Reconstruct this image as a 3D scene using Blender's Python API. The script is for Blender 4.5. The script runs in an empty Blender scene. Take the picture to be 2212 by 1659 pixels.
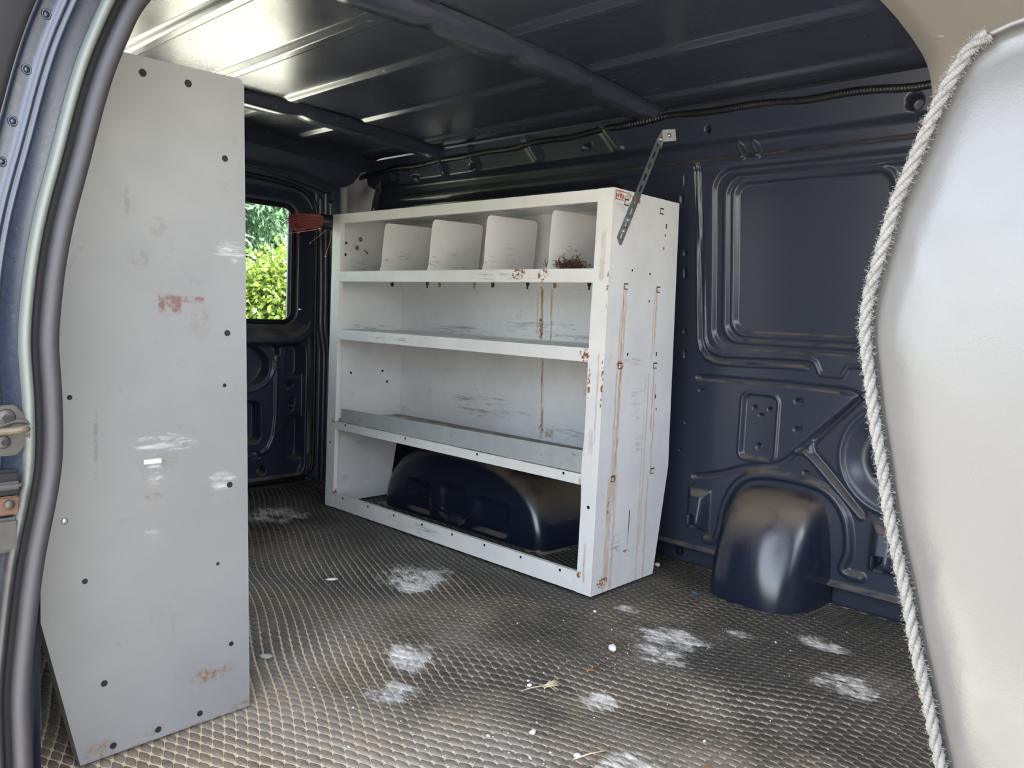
import bpy, bmesh, math, random
import numpy as np
from mathutils import Vector, Matrix

random.seed(7)
rng = np.random.default_rng(7)
S = bpy.context.scene
COL = S.collection
R = math.radians

# ------------------------------------------------------------------ camera, sky, sun, exposure
cam_d = bpy.data.cameras.new('camera')
cam_d.sensor_width = 36.0
cam_d.lens = 1690.0 / 2212.0 * 36.0
cam_d.clip_start = 0.02
cam = bpy.data.objects.new('camera', cam_d)
cam.location = (-1.7086, -1.269, 0.7686)
cam.rotation_euler = (R(84.993), R(-2.484), R(-46.589))
COL.objects.link(cam)
S.camera = cam

wd = bpy.data.worlds.new('sky')
S.world = wd
wd.use_nodes = True
wn = wd.node_tree
sky = wn.nodes.new('ShaderNodeTexSky')
sky.sky_type = 'NISHITA'
sky.sun_disc = False
sky.sun_elevation = R(52)
sky.sun_rotation = R(157)
sky.dust_density = 3.0
sky.air_density = 1.0
bgn = wn.nodes['Background']
hz = wn.nodes.new('ShaderNodeMix'); hz.data_type = 'RGBA'
hz.inputs[0].default_value = 0.45
hz.inputs[7].default_value = (3.6, 3.5, 3.3, 1)      # thin bright haze over the whole sky
wn.links.new(sky.outputs[0], hz.inputs[6])
wn.links.new(hz.outputs[2], bgn.inputs[0])
bgn.inputs[1].default_value = 0.85

sun_d = bpy.data.lights.new('sun', 'SUN')
sun_d.energy = 17.0
sun_d.angle = R(1.5)
sun_d.color = (1.0, 0.95, 0.86)
sun = bpy.data.objects.new('sun', sun_d)
sun.rotation_euler = (Vector((0.30, -0.72, 1.0))).to_track_quat('Z', 'Y').to_euler()
COL.objects.link(sun)

S.view_settings.view_transform = 'Standard'
S.view_settings.look = 'None'
S.view_settings.gamma = 1.0
S.view_settings.use_curve_mapping = False
S.view_settings.exposure = 1.42
S.cycles.max_bounces = 8
S.cycles.diffuse_bounces = 5
S.cycles.sample_clamp_indirect = 6.0

# ------------------------------------------------------------------ node helpers
class NT:
    def __init__(self, name):
        self.m = bpy.data.materials.new(name)
        self.m.use_nodes = True
        self.t = self.m.node_tree
        self.b = self.t.nodes['Principled BSDF']
        self._co = None
    def node(self, typ, **kw):
        n = self.t.nodes.new(typ)
        for k, v in kw.items():
            setattr(n, k, v)
        return n
    def put(self, sock, v):
        if isinstance(v, bpy.types.NodeSocket):
            self.t.links.new(v, sock)
        elif isinstance(v, (tuple, list)) and len(v) == 3 and sock.type == 'RGBA':
            sock.default_value = (*v, 1)
        else:
            sock.default_value = v
    def co(self):
        if self._co is None:
            self._co = self.node('ShaderNodeTexCoord').outputs['Object']
        return self._co
    def xyz(self, vec=None):
        s = self.node('ShaderNodeSeparateXYZ')
        self.put(s.inputs[0], vec if vec is not None else self.co())
        return s.outputs
    def scaled(self, sc):
        m = self.node('ShaderNodeMapping')
        self.put(m.inputs[0], self.co())
        m.inputs['Scale'].default_value = sc
        return m.outputs[0]
    def noise(self, scale, detail=4, rough=0.55, vec=None, dist=0.0):
        n = self.node('ShaderNodeTexNoise')
        self.put(n.inputs['Vector'], vec if vec is not None else self.co())
        n.inputs['Scale'].default_value = scale
        n.inputs['Detail'].default_value = detail
        n.inputs['Roughness'].default_value = rough
        n.inputs['Distortion'].default_value = dist
        return n.outputs[0]
    def math(self, op, a, b=0.0, c=None):
        n = self.node('ShaderNodeMath', operation=op)
        self.put(n.inputs[0], a)
        self.put(n.inputs[1], b)
        if c is not None:
            self.put(n.inputs[2], c)
        return n.outputs[0]
    def rng(self, v, a, b, c=0.0, d=1.0, smooth=True):
        n = self.node('ShaderNodeMapRange')
        if smooth:
            n.interpolation_type = 'SMOOTHSTEP'
        self.put(n.inputs[0], v)
        n.inputs[1].default_value = a
        n.inputs[2].default_value = b
        n.inputs[3].default_value = c
        n.inputs[4].default_value = d
        return n.outputs[0]
    def mix(self, f, a, b):
        n = self.node('ShaderNodeMix', data_type='RGBA')
        self.put(n.inputs[0], f)
        self.put(n.inputs[6], a)
        self.put(n.inputs[7], b)
        return n.outputs[2]
    def box(self, u, v, cu, cv, hu, hv, soft=0.004):
        a = self.math('ABSOLUTE', self.math('SUBTRACT', u, cu))
        b = self.math('ABSOLUTE', self.math('SUBTRACT', v, cv))
        a = self.rng(a, hu, hu + soft, 1.0, 0.0)
        b = self.rng(b, hv, hv + soft * 3, 1.0, 0.0)
        return self.math('MULTIPLY', a, b)
    def blob(self, u, v, cu, cv, ru, rv):
        a = self.math('DIVIDE', self.math('SUBTRACT', u, cu), ru)
        b = self.math('DIVIDE', self.math('SUBTRACT', v, cv), rv)
        d = self.math('ADD', self.math('MULTIPLY', a, a), self.math('MULTIPLY', b, b))
        return self.rng(d, 0.0, 1.0, 1.0, 0.0)
    def many(self, lst):
        r = lst[0]
        for x in lst[1:]:
            r = self.math('MAXIMUM', r, x)
        return r
    def bump(self, h, strength=0.3, dist=0.002):
        n = self.node('ShaderNodeBump')
        n.inputs['Strength'].default_value = strength
        n.inputs['Distance'].default_value = dist
        self.put(n.inputs['Height'], h)
        self.put(self.b.inputs['Normal'], n.outputs[0])
    def out(self, col=None, rough=None, metal=None, ior=None, coat=None, coat_r=None, spec=None):
        i = self.b.inputs
        if col is not None: self.put(i['Base Color'], col)
        if rough is not None: self.put(i['Roughness'], rough)
        if metal is not None: self.put(i['Metallic'], metal)
        if ior is not None: self.put(i['IOR'], ior)
        if coat is not None: self.put(i['Coat Weight'], coat)
        if coat_r is not None: self.put(i['Coat Roughness'], coat_r)
        if spec is not None: self.put(i['Specular IOR Level'], spec)
        return self.m

def plain(name, col, rough=0.5, metal=0.0, var=0.15, scale=40.0, **kw):
    n = NT(name)
    f = n.noise(scale, 4)
    lo = tuple(c * (1 - var) for c in col)
    hi = tuple(min(1, c * (1 + var)) for c in col)
    return n.out(n.mix(f, lo, hi), n.rng(f, 0.2, 0.8, rough * 0.9, min(1, rough * 1.1)), metal, **kw)

def up_mask(n, lo=0.45, hi=0.9):
    g = n.node('ShaderNodeNewGeometry')
    return n.rng(n.xyz(g.outputs['Normal'])[2], lo, hi)

# ------------------------------------------------------------------ materials
def make_paint():
    n = NT('navy_body_paint')
    f = n.noise(6, 5)
    base = n.mix(f, (0.026, 0.0315, 0.051), (0.029, 0.035, 0.055))
    dust = n.math('MULTIPLY', up_mask(n, 0.35, 0.8), n.rng(n.noise(18, 6, 0.65), 0.3, 0.62))
    film = n.rng(n.noise(3.5, 6, 0.6), 0.42, 0.75, 0.0, 0.015)
    fac = n.math('MAXIMUM', n.math('MULTIPLY', dust, 0.75), film)
    col = n.mix(fac, base, (0.17, 0.135, 0.095))
    ro = n.math('ADD', n.rng(n.noise(3, 2), 0.3, 0.7, 0.29, 0.31), n.math('MULTIPLY', fac, 0.4))
    return n.out(col, ro, 0.0, ior=1.55)
PAINT = make_paint()

def make_ceiling_paint():
    n = NT('navy_roof_paint')
    f = n.noise(6, 5)
    spots = n.rng(n.noise(45, 5, 0.7, n.scaled((1.6, 0.5, 1))), 0.60, 0.72, 0.0, 0.30)
    col = n.mix(f, (0.030, 0.034, 0.052), (0.038, 0.043, 0.063))
    col = n.mix(spots, col, (0.05, 0.045, 0.04))
    ro = n.math('ADD', n.rng(n.noise(9, 4), 0.3, 0.7, 0.23, 0.27), n.math('MULTIPLY', spots, 0.10))
    return n.out(col, ro, 0.0, ior=1.62)
ROOF = make_ceiling_paint()

def make_jamb_paint():
    n = NT('weathered_jamb_paint')
    f = n.noise(180, 6, 0.7)
    g = n.noise(14, 5)
    col = n.mix(g, (0.006, 0.010, 0.022), (0.014, 0.020, 0.036))
    col = n.mix(n.rng(f, 0.56, 0.72, 0.0, 0.5), col, (0.075, 0.08, 0.085))
    return n.out(col, n.rng(f, 0.3, 0.7, 0.26, 0.36), 0.0, ior=1.55)
JAMB = make_jamb_paint()

def white_paint(name, u, v, streaks=(), patches=(), smudges=(), base=((0.72, 0.725, 0.725), (0.82, 0.82, 0.81)), thin=1.0):
    """off-white enamel: u and v name the two object axes the stains are laid out in"""
    n = NT(name)
    ax = n.xyz()
    iu, iv = 'xyz'.index(u), 'xyz'.index(v)
    wob = n.math('MULTIPLY', n.math('SUBTRACT', n.noise(22, 3), 0.5), 0.010)
    U, V = n.math('ADD', ax[iu], wob), ax[iv]
    col = n.mix(n.rng(n.noise(5, 6, 0.6), 0.3, 0.7), base[0], base[1])
    scr = n.rng(n.noise(7, 8, 0.8, n.scaled((0.7, 0.7, 6))), 0.68, 0.80, 0.0, 0.5)
    col = n.mix(scr, col, (0.27, 0.27, 0.26))
    grime = n.rng(n.noise(13, 8, 0.75), 0.60, 0.76, 0.0, 0.5)
    col = n.mix(grime, col, (0.36, 0.32, 0.26))
    if smudges:
        m = n.many([n.blob(U, V, *s) for s in smudges])
        st = n.noise(26, 8, 0.8, n.scaled((0.5, 0.35, 4.0)), 0.6)
        st = n.math('ADD', st, n.math('MULTIPLY', m, 0.14))
        m = n.math('MULTIPLY', n.rng(st, 0.62, 0.80, 0.0, 0.7), n.rng(m, 0.0, 0.3))
        col = n.mix(m, col, (0.12, 0.115, 0.11))
    if streaks:
        m = n.many([n.math('MULTIPLY', n.box(U, V, s[0], s[1], s[2] * .55, s[3], 0.004), s[4] * thin) for s in streaks])
        m = n.math('MULTIPLY', m, n.rng(n.noise(28, 6, 0.7, n.scaled((5, 5, 0.9))), 0.36, 0.62, 0.25, 1.0))
        col = n.mix(m, col, n.mix(n.noise(60, 4), (0.42, 0.26, 0.11), (0.30, 0.14, 0.05)))
    if patches:
        m = n.many([n.blob(U, V, *s) for s in patches])
        m = n.math('MULTIPLY', n.rng(m, 0.05, 0.4), n.rng(n.noise(95, 4, 0.6), 0.48, 0.56))
        col = n.mix(m, col, n.mix(n.noise(150, 3), (0.22, 0.07, 0.025), (0.36, 0.15, 0.05)))
    return n.out(col, n.rng(n.noise(30, 5), 0.3, 0.7, 0.36, 0.52), 0.0)

MAT_SIDE_SHADED = white_paint('white_enamel_shaded_rust_streaked', 'x', 'z', thin=1.0, base=((0.56, 0.565, 0.565), (0.65, 0.65, 0.645)),  # same paint as the front; its weaker light is put into a darker base
    streaks=[(0.078, 0.755, 0.003, 0.105, .9), (0.088, 0.75, 0.002, 0.10, .7), (0.068, 0.72, 0.002, 0.08, .5),
             (0.243, 0.77, 0.003, 0.09, .7), (0.232, 0.76, 0.004, 0.10, .35), (0.066, 0.55, 0.003, 0.09, .7),
             (0.082, 0.50, 0.006, 0.15, .9), (0.07, 0.40, 0.014, 0.07, .45), (0.250, 0.54, 0.003, 0.09, .8),
             (0.262, 0.45, 0.0025, 0.13, .7), (0.225, 0.36, 0.003, 0.25, .45), (0.210, 0.40, 0.002, 0.20, .3),
             (0.066, 0.18, 0.010, 0.15, .55), (0.088, 0.17, 0.008, 0.16, .5), (0.055, 0.16, 0.004, 0.16, .6),
             (0.215, 0.13, 0.004, 0.13, .45), (0.252, 0.15, 0.004, 0.15, .6), (0.08, 0.30, 0.012, 0.05, .6)],
    patches=[(0.06, 0.26, 0.006, 0.02), (0.058, 0.235, 0.006, 0.02), (0.05, 0.03, 0.03, 0.02), (0.08, 0.645, 0.02, 0.015),
             (0.075, 0.325, 0.015, 0.012), (0.155, 0.10, 0.02, 0.006)],
    smudges=[(0.05, 1.09, 0.05, 0.05), (0.12, 0.655, 0.10, 0.02), (0.17, 0.54, 0.05, 0.08), (0.19, 0.42, 0.05, 0.06), (0.1, 0.13, 0.04, 0.06)])
MAT_FRONT = white_paint('white_enamel_front', 'y', 'z',
    streaks=[(0.018, 0.55, 0.0015, 0.12, .45), (0.03, 0.43, 0.01, 0.03, .35), (0.025, 0.94, 0.012, 0.06, .35), (0.06, 0.30, 0.004, 0.02, .9),
             (0.028, 0.09, 0.003, 0.05, .6)],
    patches=[(0.335, 0.893, 0.035, 0.02), (0.235, 0.888, 0.024, 0.025), (0.068, 0.668, 0.024, 0.022), (0.048, 0.59, 0.006, 0.05),
             (0.003, 0.85, 0.004, 0.06), (0.003, 0.60, 0.005, 0.09), (0.045, 0.052, 0.012, 0.012), (1.25, 0.06, 0.012, 0.02), (1.27, 0.336, 0.02, 0.012)],
    smudges=[(0.022, 0.62, 0.04, 0.02), (0.025, 0.92, 0.03, 0.015), (0.4, 0.88, 0.2, 0.03), (0.9, 0.67, 0.3, 0.03), (0.75, 0.03, 0.3, 0.03)],
    base=((0.74, 0.73, 0.70), (0.83, 0.82, 0.79)))
MAT_BACK = white_paint('white_enamel_back', 'y', 'z',
    streaks=[(0.53, 0.765, 0.007, 0.10, 1.0), (0.487, 0.77, 0.003, 0.09, .8), (0.55, 0.78, 0.003, 0.07, .5), (0.522, 0.585, 0.0045, 0.05, 1.0),
             (0.52, 0.50, 0.006, 0.03, .9), (0.518, 0.40, 0.006, 0.05, .9), (0.48, 0.365, 0.03, 0.008, .7)],
    patches=[(0.52, 0.385, 0.012, 0.03), (0.535, 0.73, 0.012, 0.05)],
    smudges=[(0.55, 0.72, 0.35, 0.05), (0.3, 0.70, 0.25, 0.04), (0.8, 0.42, 0.35, 0.07), (0.95, 0.70, 0.3, 0.03), (0.4, 0.38, 0.3, 0.04)])
MAT_IN = white_paint('white_enamel_inside', 'x', 'z',
    smudges=[(0.16, 0.22, 0.06, 0.04), (0.08, 0.09, 0.05, 0.03), (0.2, 0.70, 0.2, 0.03), (0.2, 0.93, 0.2, 0.05)])
MAT_SHELF = white_paint('white_enamel_shelf', 'y', 'x', smudges=[(0.5, 0.15, 0.6, 0.14), (0.9, 0.2, 0.5, 0.12)])
MAT_DIV = white_paint('white_enamel_divider', 'x', 'z', smudges=[(0.05, 0.935, 0.06, 0.03), (0.13, 0.97, 0.05, 0.03), (0.18, 0.92, 0.07, 0.02)],
    base=((0.70, 0.68, 0.66), (0.76, 0.75, 0.73)))

def make_grey():
    n = NT('grey_enamel_panel')
    x, y, z = n.xyz()
    col = n.mix(n.rng(n.noise(4, 5), 0.3, 0.7), (0.180, 0.185, 0.187), (0.205, 0.210, 0.211))
    sm = n.rng(n.noise(11, 7, 0.7, n.scaled((1.5, 1, 1))), 0.60, 0.74, 0.0, 0.55)
    col = n.mix(sm, col, (0.11, 0.11, 0.105))
    wm = n.many([n.blob(x, z, -1.15, 0.525, 0.10, 0.022), n.blob(x, z, -1.165, 0.475, 0.022, 0.05), n.blob(x, z, -1.045, 0.45, 0.04, 0.03),
                 n.blob(x, z, -1.03, 0.86, 0.05, 0.03), n.blob(x, z, -1.17, 0.37, 0.03, 0.012)])
    wm = n.math('MULTIPLY', n.rng(n.math('ADD', n.noise(30, 8, 0.8, n.scaled((0.5, 1, 3)), 0.5), n.math('MULTIPLY', wm, 0.2)), 0.64, 0.85, 0.0, 0.75), n.rng(wm, 0.0, 0.35))
    col = n.mix(wm, col, (0.50, 0.51, 0.50))
    w2 = n.box(x, z, -1.168, 0.496, 0.014, 0.0022, 0.001)
    col = n.mix(w2, col, (0.62, 0.62, 0.60))
    rd = n.many([n.math('MULTIPLY', n.box(x, z, -1.14, 0.763, 0.018, 0.010, 0.003), 0.9), n.math('MULTIPLY', n.box(x, z, -1.12, 0.772, 0.038, 0.002, 0.002), 0.9),
                 n.math('MULTIPLY', n.blob(x, z, -1.09, 0.735, 0.03, 0.04), 0.22)])
    rd = n.math('MULTIPLY', rd, n.rng(n.noise(70, 5, 0.7), 0.40, 0.60))
    col = n.mix(rd, col, (0.13, 0.058, 0.05))
    dk = n.many([n.blob(x, z, -1.21, 0.925, 0.006, 0.03), n.box(x, z, -1.258, 0.53, 0.0015, 0.05, 0.003), n.blob(x, z, -1.19, 0.835, 0.02, 0.02),
                 n.blob(x, z, -1.045, 0.975, 0.008, 0.01), n.blob(x, z, -1.16, 0.89, 0.02, 0.02)])
    dk = n.math('MULTIPLY', dk, n.rng(n.noise(60, 5), 0.4, 0.6, 0.0, 0.6))
    col = n.mix(dk, col, (0.13, 0.11, 0.10))
    ru = n.many([n.blob(x, z, -1.25, 0.015, 0.035, 0.02), n.blob(x, z, -1.165, 0.018, 0.02, 0.015), n.blob(x, z, -1.06, 0.09, 0.05, 0.02),
                 n.blob(x, z, -1.13, 0.0, 0.2, 0.006), n.blob(x, z, -1.0, 0.005, 0.03, 0.015), n.blob(x, z, -1.165, 0.436, 0.02, 0.006)])
    ru = n.math('MULTIPLY', ru, n.rng(n.noise(75, 5, 0.7), 0.42, 0.62))
    col = n.mix(ru, col, (0.16, 0.092, 0.05))
    return n.out(col, n.rng(n.noise(20, 5), 0.3, 0.7, 0.40, 0.50))
GREY = make_grey()

# dust that lies on the mat: patches measured on the floor in metres (x, y, radius x, radius y)
SPILLS = [(-0.25, 0.45, 0.17, 0.17), (-0.05, -0.29, 0.12, 0.15), (-0.17, -0.33, 0.09, 0.12), (0.10, -0.40, 0.045, 0.06), (0.205, -0.57, 0.06, 0.10), (-0.22, 1.30, 0.18, 0.20),
          (0.02, -0.11, 0.05, 0.05), (-0.44, -0.36, 0.06, 0.07), (-0.72, -0.05, 0.10, 0.09), (-0.60, 0.05, 0.09, 0.11), (-0.6, -0.55, 0.09, 0.08), (0.0, -0.70, 0.10, 0.12)]
def make_mat(name, dark, tan, amount, spill):
    n = NT(name)
    x, y, z = n.xyz()
    big = n.noise(2.6, 5, 0.6)
    fine = n.noise(120, 5, 0.7)
    field = n.math('ADD', n.math('ADD', n.math('MULTIPLY', big, 1.7), -0.42), n.rng(x, -1.1, 0.45, 0.40, -0.14))
    near = n.rng(y, -0.9, 1.2, 0.10, -0.02)
    field = n.math('ADD', field, near)
    f = n.math('ADD', field, n.math('MULTIPLY', n.math('SUBTRACT', fine, 0.5), 0.7))
    fac = n.rng(f, amount[0], amount[1], amount[2], amount[3])
    tint = n.mix(n.rng(n.noise(3.3, 4), 0.35, 0.65), tan, (tan[0] * 1.0, tan[1] * 0.93, tan[2] * 0.82))
    col = n.mix(fac, dark, tint)
    warm = n.math('MULTIPLY', n.rng(n.noise(4.5, 5, 0.6), 0.60, 0.75, 0.0, 0.5), fac)
    col = n.mix(warm, col, (0.30, 0.17, 0.08))
    sp = n.many([n.blob(x, y, *s) for s in SPILLS])
    nz = n.noise(14, 9, 0.78, n.scaled((1.5, 0.8, 1)), 0.8)
    sp = n.math('MULTIPLY', n.rng(n.math('ADD', nz, n.math('MULTIPLY', sp, 0.30)), 0.68, 0.90, 0.0, spill), n.rng(sp, 0.0, 0.25))
    col = n.mix(sp, col, (0.84, 0.82, 0.77))
    return n.out(col, n.math('ADD', n.math('MULTIPLY', n.math('SUBTRACT', 1.0, fac), -0.35), 0.85))
MAT_BASE = make_mat('dusty_mat_grooves', (0.13, 0.112, 0.083), (0.62, 0.53, 0.40), (0.15, 0.85, 0.28, 1.0), 1.0)
MAT_KNOB = make_mat('black_rubber_tread', (0.022, 0.0215, 0.019), (0.32, 0.28, 0.23), (0.36, 1.25, 0.06, 0.80), 0.75)

RUBBER = plain('weatherstrip_rubber', (0.024, 0.023, 0.027), 0.62, var=0.25, scale=60)
RUBBER_D = plain('black_rubber', (0.009, 0.009, 0.010), 0.65, spec=0.2)
def make_bulb():
    n = NT('graded_rubber_bulb')  # dark low down, turning pale grey higher up
    z = n.xyz()[2]
    f = n.math('ADD', n.rng(z, 0.30, 0.75, 0.0, 0.9), n.math('SUBTRACT', n.noise(25, 6, 0.7), 0.5))
    return n.out(n.mix(n.rng(f, 0.1, 0.8), (0.014, 0.014, 0.016), (0.085, 0.097, 0.088)), 0.42)
BULB = make_bulb()
BLACK = plain('black_plastic', (0.010, 0.010, 0.011), 0.40, var=0.3)
HOLE = plain('dark_hole', (0.006, 0.006, 0.007), 0.8)
ZINC = plain('zinc_plated_steel', (0.50, 0.51, 0.50), 0.38, 0.9, var=0.2, scale=60)
STRAP = plain('dull_zinc_strap', (0.26, 0.28, 0.29), 0.42, 0.8, var=0.25, scale=50)
STRAP_D = plain('tarnished_strap', (0.16, 0.15, 0.14), 0.5, 0.7, var=0.3, scale=50)
BRASS = plain('yellow_zinc_bolt', (0.45, 0.36, 0.18), 0.35, 0.9)
STEEL = plain('dirty_grey_steel', (0.042, 0.040, 0.036), 0.55, 0.3, var=0.35, scale=70)
TANWIRE = plain('worn_striker_wire', (0.11, 0.09, 0.065), 0.45, 0.3, var=0.3, scale=60)
RUSTY = plain('surface_rust', (0.07, 0.032, 0.018), 0.8, var=0.4, scale=60)
SLOT = plain('brown_slot_edge', (0.07, 0.038, 0.025), 0.8, var=0.4)
HEADLINER = plain('beige_moulded_trim', (0.40, 0.378, 0.34), 0.6, var=0.06, scale=200)
TAN_TRIM = HEADLINER
WHITE_CHIP = plain('white_plaster_chip', (0.82, 0.80, 0.77), 0.7, var=0.1)
STRAW = plain('dry_straw', (0.72, 0.62, 0.42), 0.7)
LEAFBROWN = plain('dry_brown_leaf', (0.28, 0.15, 0.06), 0.8, var=0.4)
BLUE = plain('blue_plastic_scrap', (0.10, 0.20, 0.55), 0.4)
ORANGE = plain('orange_scrap', (0.75, 0.10, 0.03), 0.5)
CLUMP = plain('brown_fibre', (0.13, 0.055, 0.025), 0.8, var=0.5, scale=80)
CLIP_G = plain('clear_grey_plastic', (0.50, 0.50, 0.47), 0.25)

def make_galv():
    n = NT('galvanised_sheet')
    f = n.noise(16, 6, 0.65)
    col = n.mix(f, (0.46, 0.49, 0.49), (0.66, 0.69, 0.68))
    d = n.rng(n.noise(24, 7, 0.75, n.scaled((1, 0.8, 2))), 0.60, 0.70, 0.0, 0.8)
    col = n.mix(d, col, (0.10, 0.12, 0.13))
    return n.out(col, 0.42, 0.35)
GALV = make_galv()
def make_tray():
    n = NT('dusty_tray_bottom')
    f = n.noise(9, 7, 0.7, n.scaled((1.5, 0.6, 1)))
    col = n.mix(n.rng(f, 0.35, 0.68), (0.16, 0.135, 0.11), (0.50, 0.46, 0.40))
    return n.out(col, 0.65)
TRAY = make_tray()

def make_vinyl():
    n = NT('beige_vinyl')
    v = n.node('ShaderNodeTexVoronoi')
    n.put(v.inputs['Vector'], n.co())
    v.inputs['Scale'].default_value = 520
    h = n.math('ADD', n.math('MULTIPLY', v.outputs['Distance'], 0.6), n.noise(220, 4))
    col = n.mix(n.noise(7, 4), (0.115, 0.111, 0.106), (0.133, 0.129, 0.123))
    n.bump(n.math('ADD', h, n.math('MULTIPLY', n.noise(14, 2), 1.2)), 0.10, 0.0008)
    return n.out(col, n.rng(n.noise(30, 3), 0.3, 0.7, 0.27, 0.36), ior=1.6)
VINYL = make_vinyl()
ROPE = plain('cream_cotton_rope', (0.21, 0.203, 0.190), 0.9, var=0.12, scale=300)

def make_bristle():
    n = NT('red_bristle')
    col = n.mix(n.node('ShaderNodeNewGeometry').outputs['Random Per Island'], (0.07, 0.012, 0.014), (0.36, 0.10, 0.095))
    return n.out(col, 0.55)
BRISTLE = make_bristle()
PINK = plain('pink_bristle', (0.62, 0.25, 0.24), 0.5)

def make_glass():
    m = bpy.data.materials.new('window_glass')
    m.use_nodes = True
    t = m.node_tree
    t.nodes.clear()
    o = t.nodes.new('ShaderNodeOutputMaterial')
    tr = t.nodes.new('ShaderNodeBsdfTransparent')
    tr.inputs[0].default_value = (0.93, 0.96, 0.94, 1)
    gl = t.nodes.new('ShaderNodeBsdfGlossy')
    gl.inputs['Roughness'].default_value = 0.01
    fr = t.nodes.new('ShaderNodeFresnel')
    fr.inputs[0].default_value = 1.35
    mx = t.nodes.new('ShaderNodeMixShader')
    t.links.new(fr.outputs[0], mx.inputs[0])
    t.links.new(tr.outputs[0], mx.inputs[1])
    t.links.new(gl.outputs[0], mx.inputs[2])
    t.links.new(mx.outputs[0], o.inputs[0])
    return m
GLASS = make_glass()

def make_leaf(name, a, b, trans):
    n = NT(name)
    oi = n.node('ShaderNodeNewGeometry').outputs['Random Per Island']
    col = n.mix(oi, a, b)
    n.out(col, 0.55)
    t = n.t
    tl = t.nodes.new('ShaderNodeBsdfTranslucent')
    n.put(tl.inputs[0], n.mix(oi, trans, tuple(c * 1.25 for c in trans)))
    mx = t.nodes.new('ShaderNodeMixShader')
    mx.inputs[0].default_value = 0.4
    t.links.new(n.b.outputs[0], mx.inputs[1])
    t.links.new(tl.outputs[0], mx.inputs[2])
    t.links.new(mx.outputs[0], t.nodes['Material Output'].inputs[0])
    return n.m
CONIFER = make_leaf('conifer_needles', (0.050, 0.105, 0.060), (0.11, 0.185, 0.105), (0.06, 0.125, 0.06))
MAPLE = make_leaf('lime_green_leaves', (0.062, 0.115, 0.011), (0.12, 0.165, 0.020), (0.115, 0.17, 0.014))
BARK = plain('bark', (0.09, 0.065, 0.045), 0.9, var=0.4, scale=25)
def make_ground():
    n = NT('pale_gravel_drive')
    col = n.mix(n.noise(40, 8, 0.8), (0.50, 0.475, 0.41), (0.68, 0.65, 0.57))
    return n.out(col, 0.9)
GROUND = make_ground()
def make_lawn():
    n = NT('lawn')
    return n.out(n.mix(n.noise(15, 8, 0.8), (0.05, 0.10, 0.02), (0.10, 0.16, 0.035)), 0.9)
LAWN = make_lawn()
DARK_STRIP = plain('unseen_dark_ground', (0.215, 0.20, 0.18), 0.9, var=0.3, scale=50)

# ------------------------------------------------------------------ mesh helpers
def link(o, parent=None):
    COL.objects.link(o)
    if parent is not None:
        o.parent = parent
    return o

def tag(o, label=None, cat=None, group=None, kind=None):
    if label: o['label'] = label
    if cat: o['category'] = cat
    if group: o['group'] = group
    if kind: o['kind'] = kind
    return o

def empty(name, loc=(0, 0, 0)):
    o = bpy.data.objects.new(name, None)
    o.empty_display_size = 0.05
    o.location = loc
    return link(o)

def mesh(name, verts, faces, mat, parent=None, smooth=False, local=None):
    if local is not None:
        verts = [(v[0] - local[0], v[1] - local[1], v[2] - local[2]) for v in verts]
    me = bpy.data.meshes.new(name)
    me.from_pydata([tuple(map(float, v)) for v in verts], [], [tuple(f) for f in faces])
    me.materials.append(mat)
    if smooth:
        me.polygons.foreach_set('use_smooth', [True] * len(me.polygons))
    me.update()
    return link(bpy.data.objects.new(name, me), parent)

def grid_faces(nu, nv, wrap_u=False, wrap_v=False):
    iu = np.arange(nu if wrap_u else nu - 1)
    iv = np.arange(nv if wrap_v else nv - 1)
    I, J = np.meshgrid(iu, iv, indexing='ij')
    I2, J2 = (I + 1) % nu, (J + 1) % nv
    return np.stack([I * nv + J, I2 * nv + J, I2 * nv + J2, I * nv + J2], -1).reshape(-1, 4)

def quads(name, V, F, mat, parent=None, smooth=True):
    V = np.asarray(V, np.float32)
    F = np.asarray(F, np.int32)
    me = bpy.data.meshes.new(name)
    me.vertices.add(len(V)); me.vertices.foreach_set('co', V.ravel())
    k = F.shape[1]
    me.loops.add(F.size); me.loops.foreach_set('vertex_index', F.ravel())
    me.polygons.add(len(F))
    me.polygons.foreach_set('loop_start', np.arange(0, F.size, k, dtype=np.int32))
    me.polygons.foreach_set('loop_total', np.full(len(F), k, np.int32))
    me.polygons.foreach_set('use_smooth', np.full(len(F), bool(smooth)))
    me.materials.append(mat)
    me.update(calc_edges=True)
    me.validate()
    return link(bpy.data.objects.new(name, me), parent)

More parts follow.
